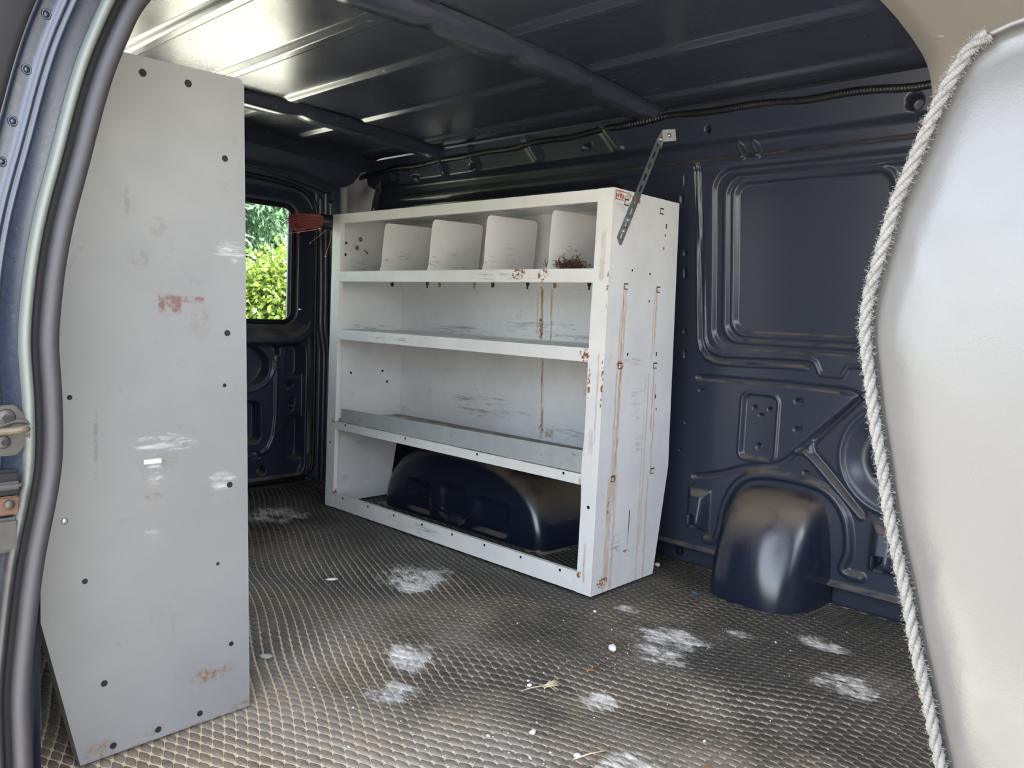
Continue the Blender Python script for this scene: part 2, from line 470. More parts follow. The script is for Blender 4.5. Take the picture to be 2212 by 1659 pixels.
class MB:
    """collects simple solids for one part"""
    def __init__(self):
        self.v, self.f = [], []
    def add(self, vs, fs):
        b = len(self.v)
        self.v += [tuple(v) for v in vs]
        self.f += [tuple(i + b for i in f) for f in fs]
        return self
    def box(self, x0, x1, y0, y1, z0, z1):
        return self.add([(x0, y0, z0), (x1, y0, z0), (x1, y1, z0), (x0, y1, z0), (x0, y0, z1), (x1, y0, z1), (x1, y1, z1), (x0, y1, z1)],
                        [(0, 3, 2, 1), (4, 5, 6, 7), (0, 1, 5, 4), (1, 2, 6, 5), (2, 3, 7, 6), (3, 0, 4, 7)])
    def prism(self, poly, d):
        """poly: 3d points of a planar loop; d: extrusion vector"""
        n = len(poly)
        a = [Vector(p) for p in poly]
        b = [p + Vector(d) for p in a]
        return self.add([tuple(p) for p in a + b], [tuple(range(n))[::-1], tuple(range(n, 2 * n))] + [(i, (i + 1) % n, n + (i + 1) % n, n + i) for i in range(n)])
    def cyl(self, c, ax, r, h, n=16, r2=None):
        ax = Vector(ax).normalized()
        t = ax.orthogonal().normalized(); s = ax.cross(t)
        r2 = r if r2 is None else r2
        c = Vector(c)
        vs = [c + (t * math.cos(2 * math.pi * i / n) + s * math.sin(2 * math.pi * i / n)) * r for i in range(n)]
        vs += [c + ax * h + (t * math.cos(2 * math.pi * i / n) + s * math.sin(2 * math.pi * i / n)) * r2 for i in range(n)]
        return self.add(vs, [tuple(range(n))[::-1], tuple(range(n, 2 * n))] + [(i, (i + 1) % n, n + (i + 1) % n, n + i) for i in range(n)])
    def dome(self, c, ax, r, h, n=14, k=4):
        ax = Vector(ax).normalized()
        t = ax.orthogonal().normalized(); s = ax.cross(t)
        c = Vector(c); vs = []
        for j in range(k):
            a = j / k * math.pi / 2
            for i in range(n):
                q = 2 * math.pi * i / n
                vs.append(c + (t * math.cos(q) + s * math.sin(q)) * r * math.cos(a) + ax * h * math.sin(a))
        vs.append(c + ax * h)
        fs = [tuple(range(n))[::-1]]
        for j in range(k - 1):
            fs += [(j * n + i, j * n + (i + 1) % n, (j + 1) * n + (i + 1) % n, (j + 1) * n + i) for i in range(n)]
        fs += [((k - 1) * n + i, (k - 1) * n + (i + 1) % n, k * n) for i in range(n)]
        return self.add(vs, fs)
    def tube(self, path, r, n=8, cap=True):
        P = [Vector(p) for p in path]
        rs = r if isinstance(r, (list, tuple)) else [r] * len(P)
        ref = None; rings = []
        for i, p in enumerate(P):
            d = (P[min(i + 1, len(P) - 1)] - P[max(i - 1, 0)]).normalized()
            ref = d.orthogonal().normalized() if ref is None else (ref - d * ref.dot(d)).normalized()
            s = d.cross(ref)
            rings.append([p + (ref * math.cos(2 * math.pi * k / n) + s * math.sin(2 * math.pi * k / n)) * rs[i] for k in range(n)])
        fs = [(i * n + k, i * n + (k + 1) % n, (i + 1) * n + (k + 1) % n, (i + 1) * n + k) for i in range(len(P) - 1) for k in range(n)]
        if cap:
            fs += [tuple(range(n))[::-1], tuple(range((len(P) - 1) * n, len(P) * n))]
        return self.add([v for rg in rings for v in rg], fs)
    def build(self, name, mat, parent=None, smooth=False, bevel=0.0, warp=None):
        vs = self.v if warp is None else [warp(*v) for v in self.v]
        o = mesh(name, vs, self.f, mat, parent, smooth)
        if bevel:
            bm = bmesh.new(); bm.from_mesh(o.data)
            bmesh.ops.bevel(bm, geom=[e for e in bm.edges], offset=bevel, segments=2, affect='EDGES', clamp_overlap=True)
            bm.to_mesh(o.data); bm.free()
        return o

def smooth_path(pts, n):
    """Catmull-Rom resampling"""
    P = np.array(pts, float)
    P = np.vstack([2 * P[0] - P[1], P, 2 * P[-1] - P[-2]])
    out = []
    segs = len(P) - 3
    for k in range(n):
        t = k / (n - 1) * segs
        i = min(int(t), segs - 1); u = t - i
        a, b, c, d = P[i:i + 4]
        out.append(0.5 * ((2 * b) + (c - a) * u + (2 * a - 5 * b + 4 * c - d) * u * u + (3 * b - a - 3 * c + d) * u ** 3))
    return np.array(out)

def sst(a, b, x):
    t = np.clip((x - a) / (b - a), 0, 1)
    return t * t * (3 - 2 * t)
def rrect(u, v, cu, cv, hu, hv, r):
    a = np.abs(u - cu) - hu + r; b = np.abs(v - cv) - hv + r
    return np.hypot(np.maximum(a, 0), np.maximum(b, 0)) + np.minimum(np.maximum(a, b), 0) - r
def pline(u, v, pts):
    d = np.full(u.shape, 9.0)
    for (a, b), (c, e) in zip(pts[:-1], pts[1:]):
        du, dv = c - a, e - b
        t = np.clip(((u - a) * du + (v - b) * dv) / (du * du + dv * dv + 1e-12), 0, 1)
        d = np.minimum(d, np.hypot(u - a - t * du, v - b - t * dv))
    return d
def bead(d, hw, h):
    return h * (1 - sst(hw * 0.25, hw, d))

# ------------------------------------------------------------------ outside
def ngrid(x0, x1, y0, y1, z, nx=2, ny=2):
    X, Y = np.meshgrid(np.linspace(x0, x1, nx), np.linspace(y0, y1, ny), indexing='ij')
    return np.stack([X, Y, np.full(X.shape, z)], -1).reshape(-1, 3), grid_faces(nx, ny)
V, F = ngrid(-30, 40, -30, 7.5, -0.55)
tag(quads('ground', V, F, GROUND), 'pale gravel drive around the parked van', 'ground', kind='structure')
V, F = ngrid(-30, 40, 7.5, 60, -0.54)
tag(quads('lawn', V, F, LAWN), 'green lawn beyond the drive behind the van', 'lawn', kind='structure')

V, F = ngrid(-30, -2.7, -30, 7.5, -0.535)  # unseen dark strip, added to cut light bouncing in through the sliding door
tag(quads('dark_ground_strip', V, F, DARK_STRIP), 'unseen dark grey ground strip added beside the van to cut bounce light', 'ground', kind='structure')

def leafmesh(name, C, D, N, L, Wd, mat, parent):
    """kite-shaped leaves: centre, direction, normal, length, width"""
    S_ = np.cross(D, N); S_ /= np.linalg.norm(S_, axis=1)[:, None] + 1e-9
    a = C - D * L[:, None] * 0.5
    b = C + S_ * Wd[:, None] * 0.5
    c = C + D * L[:, None] * 0.5
    d = C - S_ * Wd[:, None] * 0.5
    V = np.stack([a, b, c, d], 1).reshape(-1, 3)
    F = np.arange(len(V)).reshape(-1, 4)
    o = quads(name, V, F, mat, parent, smooth=False)
    o['kind'] = 'stuff'
    return o
def unit(a):
    return a / (np.linalg.norm(a, axis=1)[:, None] + 1e-9)

def conifer(x, y, h, r, n, label, seed):
    g = np.random.default_rng(seed)
    root = empty('conifer', (x, y, -0.54))
    tag(root, label, 'tree', 'conifers behind the van')
    nb = n // 46
    zt = g.uniform(0.03, 0.97, nb) ** 1.25
    az = g.uniform(0, 2 * math.pi, nb)
    Ln = r * (1 - zt) * g.uniform(0.75, 1.12, nb) + 0.15
    k = 46
    s = np.tile(np.linspace(0.25, 1.0, k), (nb, 1))
    rad = Ln[:, None] * s
    zz = (zt * h)[:, None] + rad * 0.18 - rad ** 2 * 0.16
    jit = g.normal(0, 0.10, (nb, k))
    ang = az[:, None] + jit / (rad + 0.4)
    C = np.stack([np.cos(ang) * rad, np.sin(ang) * rad, zz + g.normal(0, 0.05, (nb, k))], -1).reshape(-1, 3)
    D = np.stack([np.cos(ang), np.sin(ang), np.full_like(ang, -0.75)], -1).reshape(-1, 3) + g.normal(0, 0.45, (nb * k, 3))
    N = g.normal(0, 0.5, (nb * k, 3)) + [0, 0, 1]
    m = len(C)
    leafmesh('foliage', C, unit(D), unit(N), g.uniform(0.16, 0.34, m), g.uniform(0.035, 0.08, m), CONIFER, root)
    mb = MB().tube([(0, 0, 0), (0, 0, h * 0.5), (0.03, 0, h)], [0.16, 0.10, 0.01], 8)
    mb.build('trunk', BARK, root, True)
    return root
conifer(3.1, 12.6, 8.5, 3.3, 70000, 'dark conifer seen through the rear window behind the lime green bush', 1)
conifer(6.3, 14.2, 10.5, 3.4, 40000, 'dark conifer standing to the right of the one in the rear window', 2)
conifer(0.0, 15.0, 10.0, 3.2, 20000, 'dark conifer standing to the left of the one in the rear window', 3)
conifer(4.6, 18.0, 12.0, 4.2, 30000, 'tall dark conifer furthest behind the van', 4)
conifer(-3.6, 14.0, 9.5, 3.0, 9000, 'dark conifer leftmost of the row behind the van', 5)

g = np.random.default_rng(77)
m = 42000
C = np.stack([g.uniform(-7, 16, m), 21 + g.normal(0, .7, m), g.uniform(0, 1, m) ** .8 * 6.0 - .5], -1)
hd_ = leafmesh('hedge', C, unit(g.normal(0, 1, (m, 3)) + [0, -.3, -.6]), unit(g.normal(0, .6, (m, 3)) + [0, -.8, .5]), g.uniform(.25, .5, m), g.uniform(.14, .26, m), CONIFER, None)
tag(hd_, 'dense dark green hedge closing the view far behind the conifers', 'hedge', kind='stuff')

def maple(x, y, h, r, n, label, seed):
    g = np.random.default_rng(seed)
    root = empty('leafy_tree', (x, y, -0.54))
    tag(root, label, 'tree', 'lime green trees behind the van')
    nc = n // 55
    cdir = unit(g.normal(0, 1, (nc, 3)))
    cr = g.uniform(0.35, 1.0, nc) ** 0.6
    cc = cdir * cr[:, None] * [r, r, h * 0.42] + [0, 0, h * 0.56]
    off = g.normal(0, 1, (nc, 55, 3)) * [0.24, 0.24, 0.13]
    C = (cc[:, None] + off).reshape(-1, 3)
    C = C[C[:, 2] > 0.1]
    m = len(C)
    D = unit(g.normal(0, 0.6, (m, 3)) + [0, 0, -0.5] + unit(C - [0, 0, h * 0.5]) * 0.7)
    N = unit(g.normal(0, 0.6, (m, 3)) + [-0.2, -0.5, 0.8])
    leafmesh('foliage', C, D, N, g.uniform(0.06, 0.12, m), g.uniform(0.035, 0.07, m), MAPLE, root)
    mb = MB().tube([(0, 0, 0), (0.02, 0.02, h * 0.35), (0, 0, h * 0.7)], [0.05, 0.04, 0.015], 8)
    for i in range(7):
        q = i * 0.9
        mb.tube([(0.01, 0.01, h * (0.25 + 0.05 * i)), (math.cos(q) * r * 0.4, math.sin(q) * r * 0.4, h * (0.45 + 0.05 * i)), (math.cos(q) * r * 0.7, math.sin(q) * r * 0.7, h * (0.55 + 0.05 * i))], [0.025, 0.015, 0.006], 6)
    mb.build('trunk', BARK, root, True)
    return root
maple(4.75, 9.4, 2.15, 0.95, 20000, 'lime green leafy young tree in the lower half of the rear window', 11)
maple(2.2, 9.8, 2.0, 0.9, 10000, 'lime green leafy young tree left of the rear window view', 12)

# ------------------------------------------------------------------ van shell
# wall_left: the pressed steel side across from the sliding door (x = depth of the wall, seen as y by z relief)
def wall_x(z):
    return np.interp(z, [0, .6, .7, .95, 1.25, 1.32, 1.43], [.50, .50, .495, .468, .43, .42, .40])
ys = np.concatenate([np.arange(-0.74, 0.12, 0.003), np.arange(0.12, 1.72, 0.012)])
zs = np.arange(-0.02, 1.412, 0.0035)
Yg, Zg = np.meshgrid(ys, zs, indexing='ij')
d = np.zeros_like(Yg)
# blank window with stepped frame
for cy0, cy1, cz0, cz1, rr, st in [(-0.90, -0.050, 0.697, 1.228, 0.06, -.010), (-0.88, -0.076, 0.714, 1.210, 0.055, .005), (-0.86, -0.092, 0.724, 1.200, 0.05, -.009), (-0.551, -0.118, 0.752, 1.184, 0.035, -.007)]:
    q = rrect(Yg, Zg, (cy0 + cy1) / 2, (cz0 + cz1) / 2, (cy1 - cy0) / 2, (cz1 - cz0) / 2, rr)
    d += st * (1 - sst(-0.004, 0.004, q))
q = rrect(Yg, Zg, -0.3345, 0.968, 0.2165, 0.216, 0.035)
d += bead(np.abs(q - 0.012), 0.010, 0.004)
# outer ridge of the window field
d += bead(pline(Yg, Zg, [(.004, 1.25), (.002, .95), (-.002, .72), (-.010, .69), (-.030, .664), (-.055, .652), (-.085, .649), (-.347, .656)]), 0.009, 0.007)
d += bead(pline(Yg, Zg, [(.004, 1.25), (-.012, .95), (-.020, .73), (-.028, .705), (-.044, .686), (-.065, .676), (-.09, .673), (-.36, .680), (-.375, .672), (-.39, .640), (-.45, .640), (-.465, .668), (-.70, .690)]), 0.008, 0.005)
d += -0.006 * (1 - sst(0.008, 0.013, np.abs(pline(Yg, Zg, [(.003, 1.24), (-.006, .95), (-.011, .72), (-.02, .69), (-.04, .672), (-.085, .661), (-.35, .667)]))))
# long bead that turns back in a sharp corner
d += bead(pline(Yg, Zg, [(-.007, .600), (-.30, .604), (-.47, .600), (-.492, .594), (-.497, .582), (-.487, .565), (-.31, .382), (-.285, .365), (-.24, .355), (-.18, .338), (-.109, .309), (-.06, .294), (-.013, .284)]), 0.012, -0.009)
d += bead(pline(Yg, Zg, [(-.56, .645), (-.517, .599), (-.392, .452), (-.384, .435), (-.391, .417), (-.45, .36), (-.538, .269)]), 0.011, -0.008)
d += bead(pline(Yg, Zg, [(-.335, .408), (-.36, .412), (-.385, .395), (-.532, .256)]), 0.010, 0.006)
# shield-shaped pocket
q = np.maximum(rrect(Yg, Zg, -0.216, 0.465, 0.052, 0.098, 0.022), (-(Yg + 0.216) * 0 + (0.372 - Zg)))
d += -0.008 * (1 - sst(-0.006, 0.004, q))
d += bead(np.abs(q - 0.006), 0.007, 0.003)
for (cy, cz, hr) in [(-.196, .524, .006), (-.244, .524, .0055), (-.219, .408, .009), (.045, .36, .004), (.03, .45, .004)]:
    d -= 0.02 * (1 - sst(hr - .002, hr + .001, np.hypot(Yg - cy, Zg - cz)))
for (cy, cz, hy, hz) in [(-.218, .503, .006, .003), (-.334, .559, .011, .005), (-.338, .476, .011, .005), (-.372, .356, .008, .004), (-.019, .559, .009, .004), (.048, 1.207, .003, .016), (.06, 1.152, .005, .013), (.049, .987, .004, .008), (.049, .925, .0035, .014), (.048, .743, .004, .006), (.047, .669, .003, .011), (-.59, 1.14, .012, .04)]:
    d -= 0.022 * (1 - sst(-.0015, .0015, rrect(Yg, Zg, cy, cz, hy, hz, min(hy, hz) * 0.6)))
# fold over the moulded bulge
ARCH = smooth_path([(-.068, .088, 0), (-.095, .092, 0), (-.112, .115, 0), (-.128, .213, 0), (-.168, .290, 0), (-.240, .326, 0), (-.372, .328, 0), (-.446, .306, 0), (-.493, .246, 0), (-.507, .157, 0), (-.495, .108, 0), (-.51, .092, 0), (-.545, .090, 0)], 60)
d += bead(pline(Yg, Zg, [tuple(p[:2]) for p in ARCH]), 0.016, 0.012)
# round dish
q = np.hypot(Yg + 0.612, Zg - 0.428)
d += -0.020 * (1 - sst(0.090, 0.145, q)) + 0.012 * (1 - sst(0.070, 0.082, q)) + bead(np.abs(q - 0.150), 0.010, 0.004)
# bracket bosses with square holes
for cy, cz in [(-.035, .180), (-.602, .185)]:
    q = rrect(Yg, Zg, cy, cz, 0.044, 0.070, 0.004)
    d += 0.030 * sst(0.0, 0.030, -q) * (0.55 + 0.45 * np.clip((cz + 0.07 - Zg) / 0.10, 0, 1))
    d -= 0.05 * (1 - sst(-.002, .002, rrect(Yg, Zg, cy + .012, cz - .040, 0.015, 0.022, 0.004)))
# sill and flange
d += -0.022 * (1 - sst(0.044, 0.050, Zg)) + 0.016 * sst(0.044, 0.049, Zg) * (1 - sst(0.056, 0.061, Zg))
# cant rail
d += 0.012 * sst(1.300, 1.316, Zg) - 0.010 * sst(1.255, 1.268, Zg) * (1 - sst(1.292, 1.312, Zg))
d += 0.004 * sst(1.228, 1.24, Zg) * (1 - sst(1.252, 1.262, Zg))
for cy in (-.137, -.183):
    d += bead(pline(Yg, Zg, [(cy + .010, 1.292), (cy - .008, 1.258)]), 0.011, 0.013)
for (cy, cz, hr) in [(-.609, 1.338, .019), (-.04, 1.343, .008), (.412, 1.343, .010), (.963, 1.334, .010), (1.454, 1.332, .018)]:
    d -= 0.035 * (1 - sst(hr - .003, hr + .003, np.hypot(Yg - cy, Zg - cz)))
for (cy, cz, hy, hz) in [(1.385, 1.336, .022, .026), (1.321, 1.318, .012, .010)]:
    d -= 0.035 * (1 - sst(-.004, .004, rrect(Yg, Zg, cy, cz, hy, hz, .004)))
for (a, b) in [(.34, .28), (.68, .63), (.98, .95), (1.16, 1.13)]:
    d += bead(pline(Yg, Zg, [(a, 1.40), (b, 1.325)]), 0.022, 0.010)
# rear quarter blank window behind the shelf, pillar between the two fields
for hy, hz, st in [(.66, .262, -.012), (.63, .235, -.010)]:
    d += st * (1 - sst(-0.008, 0.008, rrect(Yg, Zg, .93, .96, hy, hz, .07)))
X = wall_x(Zg) - d * 1.3
V = np.stack([X, Yg, Zg], -1).reshape(-1, 3)
WALL_L = quads('wall_left', V, grid_faces(len(ys), len(zs))[:, ::-1], PAINT)
tag(WALL_L, 'dark navy pressed steel side wall with a blank framed window', 'wall', kind='structure')

# wheel arch under the shelf
def make_arch():
    prof = [(0.0, .205), (.3, .205), (.55, .205), (.75, .205), (.86, .205), (.92, .208), (.96, .216), (.99, .230), (1.01, .250), (1.025, .285), (1.05, .36), (1.075, .44), (1.09, .53)]
    prof = smooth_path([(a, b, 0) for a, b in prof], 70)
    th = np.linspace(-0.02, math.pi + 0.02, 120)
    V = []
    for s, x, _ in prof:
        for t in th:
            y = 0.795 - 0.425 * s * np.sign(math.cos(t)) * abs(math.cos(t)) ** 0.8
            z = -0.02 + 0.285 * s * abs(math.sin(t)) ** 0.8
            xx = x
            if s < 0.93:
                for (cy, cz, hy, hz) in [(.99, .065, .06, .055), (.80, .075, .065, .060), (.60, .065, .075, .055)]:
                    qq = float(rrect(np.array(y), np.array(z), cy, cz, hy, hz, .01))
                    xx += 0.016 * float(1 - sst(-0.006, 0.006, np.array(qq)))
            if x > 0.26:
                xx += 0
                z += 0.004 * math.sin(t * 9) * (x - .26) * 4
            V.append((xx, y, z))
    return quads('wheel_arch', np.array(V), grid_faces(70, 120)[:, ::-1], DUSTY, WALL_L)

# moulded bulge at the foot of the wall
def make_bulge():
    nu, nv = 72, 40
    V = []
    for i in range(nu):
        ph = math.pi * i / (nu - 1)
        for j in range(nv):
            ps = math.pi / 2 * j / (nv - 1)
            c, s = math.cos(ph), math.sin(ph)
            cy = np.sign(c) * abs(c) ** 0.55
            sx = abs(s) ** 0.62
            ky = math.cos(ps) ** 0.30
            kx = math.cos(ps) ** 0.62
            z = 0.300 * math.sin(ps) ** 1.05
            x = 0.515 - 0.235 * sx * kx
            y = -0.312 + 0.152 * cy * ky
            # crease on the forward shoulder
            q = math.exp(-((y + 0.40) / 0.045) ** 2) * math.exp(-((z - 0.17) / 0.10) ** 2)
            x += 0.016 * q * sx
            V.append((x, y, z - 0.004))
    o = quads('moulded_bulge', np.array(V), grid_faces(nu, nv), DUSTY, WALL_L)
    return o
def make_dusty():
    n = NT('dusty_black_moulding')
    dust = n.math('MULTIPLY', up_mask(n, 0.22, 0.70), n.rng(n.noise(9, 6, 0.65), 0.28, 0.58))
    col = n.mix(n.math('MULTIPLY', dust, 0.8), (0.010, 0.014, 0.028), (0.15, 0.115, 0.082))
    return n.out(col, n.math('ADD', 0.24, n.math('MULTIPLY', dust, 0.4)), ior=1.6)
DUSTY = make_dusty()
make_arch()
make_bulge()
# drain plug in the sill
MB().dome((.517, .035, .022), (-1, 0, 0), .014, .006).build('drain_plug', RUBBER_D, WALL_L, True)

# roof: ribs run along the van
def roof_z(x, y):
    z = 1.452 - 0.030 * np.abs((x + 0.45) / 0.82) ** 2.4
    return z - 0.11 * sst(1.50, 1.78, y) ** 1.5
RIBS = [-1.10, -.835, -.563, -.292, .015, .30]
BOWS = [0.175, 1.20]
xs = np.arange(-1.285, .395, .004)
yv = np.concatenate([np.arange(-.66, 1.55, .012), np.arange(1.55, 1.765, .008)])
Xg, Yg = np.meshgrid(xs, yv, indexing='ij')
Z = roof_z(Xg, Yg)
for rx in RIBS:
    q = Xg - rx
    fade = np.ones_like(Yg)
    for b in BOWS:
        fade *= sst(.062, .085, np.abs(Yg - b))
    fade *= (1 - sst(1.52, 1.58, Yg)) * sst(-.655, -.60, Yg)
    Z = Z - 0.012 * sst(-.034, -.012, q) * (1 - sst(.016, .024, q)) * fade
Z = Z + 0.0012 * np.sin(Xg * 9) * np.sin(Yg * 5)
V = np.stack([Xg, Yg, Z], -1).reshape(-1, 3)
CEIL = quads('ceiling', V, grid_faces(len(xs), len(yv))[:, ::-1], ROOF)
tag(CEIL, 'dark navy ribbed steel roof of the van', 'ceiling', kind='structure')
# outer roof skin keeps daylight out
V, F = ngrid(-1.40, .46, -2.45, 1.82, 1.50)
tag(quads('roof_skin', V, F, PAINT, CEIL))
prof_b = [(-.066, -.001), (-.048, -.003), (-.043, -.010), (-.036, -.030), (-.028, -.035), (.028, -.035), (.036, -.030), (.043, -.010), (.048, -.003), (.066, -.001)]
for b in BOWS:
    bx = np.linspace(-1.28, .40, 120)
    V = []
    for x in bx:
        dip = 0.010 * sum(math.exp(-((x - r_ - .07) / .035) ** 2) for r_ in RIBS)
        fl = 0.02 * float(sst(.30, .40, np.array(x)))
        for (py, pz) in prof_b:
            pz2 = pz + (dip if pz < -.02 else 0)
            V.append((x, b + py * (1 + fl * 8) + 0.006 * math.sin(x * 14) * (1 if pz < -.02 else 0), float(roof_z(x, b)) + pz2 - .001))
    quads('roof_bow', np.array(V), grid_faces(120, len(prof_b)), ROOF, CEIL)
    for k, x in enumerate([-.93, -.86, -.76, -.50, -.42, -.20, -.12, .08, .16, .27]):
        zz = float(roof_z(x, b + .06))
        MB().box(x - .012, x + .012, b + .052, b + .060, zz - .010, zz - .002).build('roof_tab', ROOF, CEIL, bevel=.0015)

# cab headliner and pillar trim, beige
hx = smooth_path([(-1.30, 1.30, 0), (-1.24, 1.40, 0), (-1.0, 1.434, 0), (-.45, 1.446, 0), (0, 1.440, 0), (.15, 1.430, 0), (.27, 1.412, 0), (.335, 1.390, 0), (.370, 1.362, 0), (.396, 1.31, 0), (.41, 1.20, 0), (.44, .90, 0), (.475, .60, 0), (.49, .30, 0)], 90)
hy = [-.650, -.655, -.70, -.9, -1.3, -1.7, -2.1]
V = []
for k, y in enumerate(hy):
    for (x, z, _) in hx:
        up = 0.010 if k == 0 else 0.0
        V.append((x + up * .6, y, z + up))
HL = quads('trim_1', np.array(V), grid_faces(len(hy), 90), HEADLINER)
tag(HL, 'beige moulded cab headliner and pillar trim behind the seat', 'trim', kind='structure')
MB().dome((.221, -.705, 1.4235), (-.12, 0, -1), .013, .005).build('trim_button', HEADLINER, HL, True)

# cab front, out of view: cowl below the windscreen and driver's door below its window
tag(MB().box(-1.35, .5, -2.45, -2.40, -.1, .95).build('wall_front', PAINT), 'dark navy cowl wall at the front of the cab', 'wall', kind='structure')
MB().box(.49, .52, -2.40, -.74, -.1, .90).build('door_shell', PAINT, WALL_L)
MB().box(.49, .52, -1.10, -.74, .90, 1.42).build('pillar_shell', PAINT, WALL_L)
# outer skin of the wall
quads('outer_skin', np.array([(.56, -2.4, -.15), (.56, 1.8, -.15), (.56, 1.8, .6), (.56, -2.4, .6), (.46, 1.8, 1.50), (.46, -.98, 1.50), (.56, -.98, .6), (.46, 1.8, 1.5)]), np.array([(0, 1, 2, 3), (6, 2, 4, 5)]), PAINT, WALL_L, False)

# floor pan
FLOOR = MB().box(-1.42, .56, -2.4, 1.76, -.08, -.030).build('floor', PAINT)
tag(FLOOR, 'steel floor pan under the rubber mat', 'floor', kind='structure')

# ------------------------------------------------------------------ rubber mat
def mat_z(x, y):
    w = 0.0062 * np.sin(11 * x + 4.2 * y + 1.3 * np.sin(3.1 * y)) + 0.0058 * np.sin(7.0 * y - 9.5 * x + 2 * np.sin(2.3 * x)) + 0.0022 * np.sin(21 * x + 13 * y)
    k = sst(.02, .22, -x) * sst(.0, .22, x + .98) + 0.6 * sst(.05, .25, -y) * (1 - sst(.30, .48, x)) * sst(.0, .15, -(y + .02))
    return -0.0052 + np.clip(k, 0, 1) * w + 0.0012 * np.sin(17 * x) * np.sin(13 * y)
mx = np.arange(-1.385, .5151, .02); my = np.arange(-1.20, 1.741, .02)
Xg, Yg = np.meshgrid(mx, my, indexing='ij')
Zm = mat_z(Xg, Yg) - .0032
V = np.stack([Xg, Yg, Zm], -1).reshape(-1, 3)
MATO = quads('rubber_mat', V, grid_faces(len(mx), len(my)), MAT_BASE)
tag(MATO, 'dusty black rubber floor mat with raised diamond tread', 'floor mat')
HX, HY = .0109, .0249          # half diagonals of one diamond
pts = []
for i in range(int(1.93 / HX)):
    for j in range(int(2.92 / HY)):
        if (i + j) % 2 == 0:
            pts.append((-1.39 + i * HX, -1.19 + j * HY))
pts = np.array(pts)
wx = pts[:, 0] + .012 * np.sin(4.1 * pts[:, 1] + 1) + .006 * np.sin(9 * pts[:, 1] + 5 * pts[:, 0])
wy = pts[:, 1] + .014 * np.sin(5.3 * pts[:, 0] + 2) + .006 * np.sin(11 * pts[:, 0])
keep = ~((wx > .20) & (np.abs(wy - .795) < .45)) & ((np.abs(wx - .515) / .225) ** 2.6 + (np.abs(wy + .312) / .146) ** 2.6 > 1) & (wx < .51)
wx, wy = wx[keep], wy[keep]
ring = []
for c in range(4):
    a = c * math.pi / 2
    for dd in (-.17, .17):
        cx, cy = math.cos(a), math.sin(a)
        nx, ny = math.cos(a + math.pi / 2 * np.sign(dd)), math.sin(a + math.pi / 2 * np.sign(dd))
        t = abs(dd)
        ring.append(((1 - t) * cx + t * nx, (1 - t) * cy + t * ny))
ring = np.array(ring)
n = len(wx)
lev = [(.88, -.0034), (.81, -.0014), (.62, -.0005)]
Vs = []
for s, dz in lev:
    vx = wx[:, None] + ring[None, :, 0] * HX * s
    vy = wy[:, None] + ring[None, :, 1] * HY * s
    Vs.append(np.stack([vx, vy, mat_z(vx, vy) + dz], -1))
V = np.concatenate(Vs, 1)                       # n x 24 x 3
base = (np.arange(n) * 24)[:, None, None]
q = []
for L_ in range(2):
    for k in range(8):
        q.append((L_ * 8 + k, L_ * 8 + (k + 1) % 8, L_ * 8 + 8 + (k + 1) % 8, L_ * 8 + 8 + k))
for a, b, c, e in [(16, 17, 18, 19), (16, 19, 20, 23), (20, 21, 22, 23)]:
    q.append((a, b, c, e))
F = (np.array(q)[None] + base).reshape(-1, 4)
tread = quads('diamond_tread', V.reshape(-1, 3), F, MAT_KNOB, MATO)
tread['kind'] = 'stuff'

